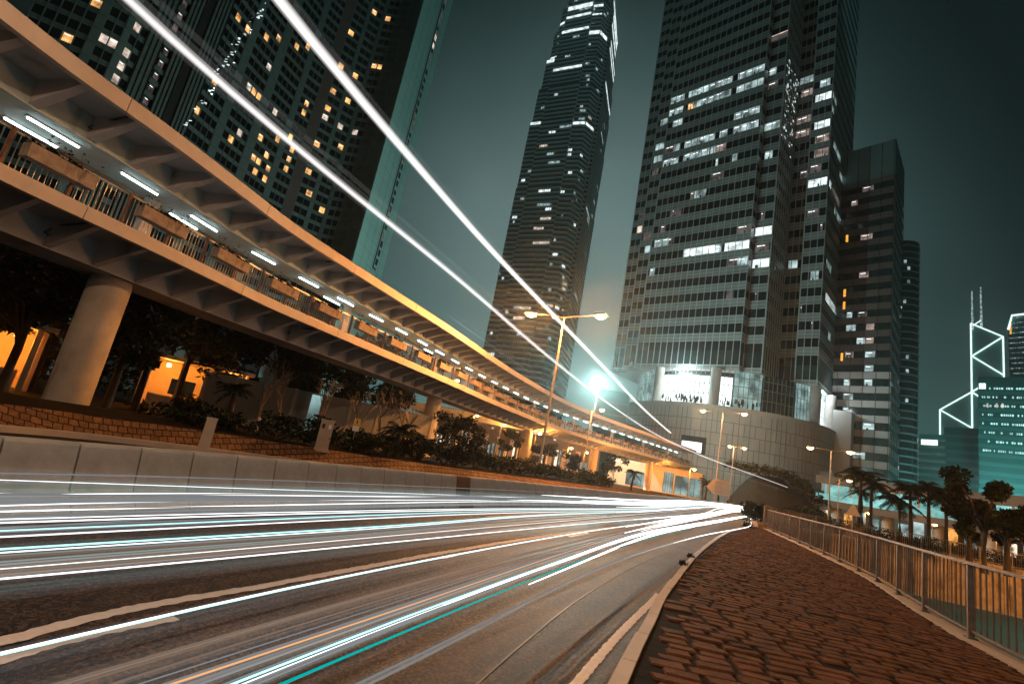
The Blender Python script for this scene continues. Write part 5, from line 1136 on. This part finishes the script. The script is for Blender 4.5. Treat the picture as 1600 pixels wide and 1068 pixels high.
trail([(-3.19, 3.70), (-2.87, 4.49), (-2.32, 5.64), (.69, 12.07), (6.66, 22.14)], .6, [('tr_soft', 0, 0, 0.0053, 0, .5), ('tr_white', 0, 0, 0.0234, .2, 1), ('tr_white', .3, .0, 0.0234, .24, 1), ('tr_white', .15, .06, 0.0234, .24, 1)] + S('ad_white', 4, .07, .025) + S('tr_dim', 8, .08, .006), 'broad white trail second from the barrier', .25)
trail([(-2.95, 3.46), (-2.11, 5.19), (-1.21, 6.86), (.61, 10.23), (5.66, 18.75)], .6, [('tr_soft', 0, 0, 0.0053, 0, 1), ('tr_soft', .09, 0, 0.0035, 0, 1), ('tr_white', .05, .05, 0.0187, .24, 1)] + S('ad_grey', 5, .07, .03) + S('tr_dim', 7, .07, .005), 'pair of pale trails in the middle of the left lane', .33)
trail([(-2.7, 3.2), (-2.0, 4.6), (-1.4, 5.9), (.5, 9.5), (5.5, 18.0)], .6, [('tr_soft', 0, 0, 0.0041, 0, 1), ('tr_teal', .06, .02, 0.0036, 0, .6)] + S('ad_grey', 6, .07, .03), 'thin pale trail with a teal line beside it', .38)
trail([(-2.48, 2.97), (-2.19, 3.55), (-1.74, 4.38), (-.85, 5.83), (.57, 9.07), (5.22, 17.25)], .6, [('tr_soft', 0, 0, 0.0038, 0, .6), ('tr_teal', .03, .01, 0.0053, 0, .55), ('tr_white', 0, 0, 0.0234, .22, 1)] + S('ad_teal', 5, .07, .03) + S('tr_dim', 6, .07, .005), 'teal white trail above the brown asphalt', .43)
trail([(-2.24, 2.75), (-1.97, 3.2), (-1.6, 3.95), (-.95, 5.2), (.4, 7.7), (2.5, 11.6)], .6, [('tr_soft', 0, 0, 0.0020, 0, 1)] + S('ad_warm', 5, .05, .02) + S('tr_dimwarm', 7, .05, .004) + S('ad_grey', 4, .05, .03), 'fine pale trail over a warm smear', .47)
trail([(-2.14, 2.63), (-1.86, 3.09), (-1.48, 3.82), (-.82, 5.01), (.50, 7.40), (2.59, 11.14), (10.6, 24.9)], .6, [('tr_soft', 0, 0, 0.0044, 0, 1), ('tr_white', 0, 0, 0.0172, .2, 1)] + S('ad_grey', 5, .04, .025), 'clean white trail lowest in the left lane', .5)
trail([(-1.58, 2.05), (-1.43, 2.49), (-1.12, 3.06), (-.92, 3.53), (-.2, 4.93), (.45, 6.27), (2.49, 10.1), (9.75, 22.89)], .6, [('tr_soft', .03, 0, 0.0036, 0, 1), ('tr_teal', .024, -.004, 0.0029, 0, .4), ('tr_white', 0, 0, 0.0150, .24, 1), ('tr_white', -.12, 0, 0.0140, .26, 1)] + S('ad_grey', 5, .03, .018), 'white trail running along the painted lane lines', .58)
trail([(-1.15, 2.15), (-.85, 2.85), (-.2, 4.25), (.75, 6.2), (2.9, 10.4)], .6, S('ad_warm', 4, .03, .010) + S('tr_dimwarm', 6, .025, .003) + [('ad_white', 0, 0, .006, 0, 1), ('tr_white', 0, 0, 0.0156, .2, 1)], 'faint brownish trail left of the orange one', .63)
trail([(-.95, 2.2), (-.6, 2.95), (-.05, 4.15), (.9, 6.2), (3.1, 10.6)], .6, S('ad_grey', 8, .045, .02) + S('tr_dim', 9, .05, .0035) + [('ad_white', .05, 0, .006, 0, 1), ('tr_white', 0, 0, 0.0312, .17, 1), ('tr_white', .18, .03, 0.0234, .18, 1)], 'broad grey smear of light in the right lane', .68)
trail([(-.80, 2.36), (-.42, 3.13), (.16, 4.38), (1.08, 6.42), (3.36, 10.94)], .6, [('tr_orange', 0, 0, .0036, 0, .25), ('tr_white', -.02, 0, 0.0172, .18, 1)] + S('ad_warm', 5, .025, .018), 'thin orange trail in the right lane', .72)
trail([(-.76, 2.13), (-.39, 3.0), (.38, 4.55), (3.2, 10.42), (23.78, 45.32)], .6, [('tr_soft', 0, 0, 0.0032, 0, .2), ('tr_teal', .024, .0, 0.0043, 0, .4), ('tr_white', 0, 0, 0.0273, .15, 1), ('tr_white', -.15, .0, 0.0234, .17, 1)] + S('ad_grey', 6, .04, .02) + S('tr_dim', 8, .04, .0035) + S('ad_teal', 3, .02, .015), 'broad white trail with teal edges in the right lane', None)
trail([(-.62, 2.19), (-.35, 2.78), (.37, 4.36), (2.88, 9.31), (4.73, 12.43)], .6, [('tr_deep', 0, 0, .0055, 0, 1)], 'single thin teal trail in the right lane', .82)
trail([(-.42, 3.0), (-.04, 3.72), (.44, 4.85), (1.34, 6.72), (3.12, 10.0), (7.2, 16.8), (15.0, 28.7)], .3, [('tr_soft', 0, 0, 0.0024, .15, 1), ('tr_white', 0, 0, 0.0156, .2, 1)] + S('ad_grey', 5, .02, .010) + S('tr_dim', 7, .018, .003) + S('ad_warm', 4, .02, .012), 'white trail nearest the brick footway', .88)
S1 = [(-3.2, 1.6), (-2.98, 2.86), (-2.85, 3.15), (-2.62, 3.6), (-2.50, 3.9), (-2.24, 4.6), (-1.89, 5.29), (-1.44, 6.15), (-.89, 7.37), (-.05, 9.4), (.43, 10.6), (1.96, 13.90), (2.98, 16.21), (7.4, 24.76), (11.95, 31.8), (16.17, 37.4), (23.5, 46.0), (35.08, 60)]
S2 = [(-2.15, 1.4), (-1.88, 2.63), (-1.69, 3.05), (-1.39, 3.6), (-1.14, 4.25), (-1.03, 4.65), (-.70, 5.44), (-.2, 6.5), (.39, 7.72), (1.23, 9.5), (2.55, 12.3), (3.58, 14.6), (5.4, 18.4), (8.18, 23.8)]
trail([p + (4.0,) for p in S1], 4.0, S('ad_bus', 15, .012, .011) + S('ad_bus_faint', 7, .03, .022), 'lower of the two long white trails crossing the sky', None, back=False)
trail([p + (4.0,) for p in S2], 4.0, S('ad_bus', 19, .014, .013) + S('ad_bus_faint', 5, .03, .022), 'upper of the two long white trails crossing the sky', None, back=False)
trail([(p[0] - .25, p[1] + .25, 3.55) for p in S1[8:]], 3.55, [('ad_bus', 0, 0, .008, 0, 1), ('ad_warm', .1, -.06, .010, 0, 1)] + S('ad_bus_faint', 4, .1, .012), 'faint thin trails under the lower sky trail', None, back=False)

g = MB(); g.box((150, 440, 225), (1700, 1180, 457))
hm = bpy.data.materials.new('city haze'); hm.use_nodes = True; ht = hm.node_tree; ht.nodes.clear(); hv = ht.nodes.new('ShaderNodeVolumePrincipled'); ho_ = ht.nodes.new('ShaderNodeOutputMaterial'); ht.links.new(hv.outputs[0], ho_.inputs['Volume'])
hv.inputs['Color'].default_value = (.88, .95, .95, 1); hv.inputs['Density'].default_value = .00042; hv.inputs['Anisotropy'].default_value = .88
g.build('haze', hm); tag(bpy.data.objects['haze'], kind='stuff')
for o in bpy.data.objects:
    if 'base0' in o: del o['base0']
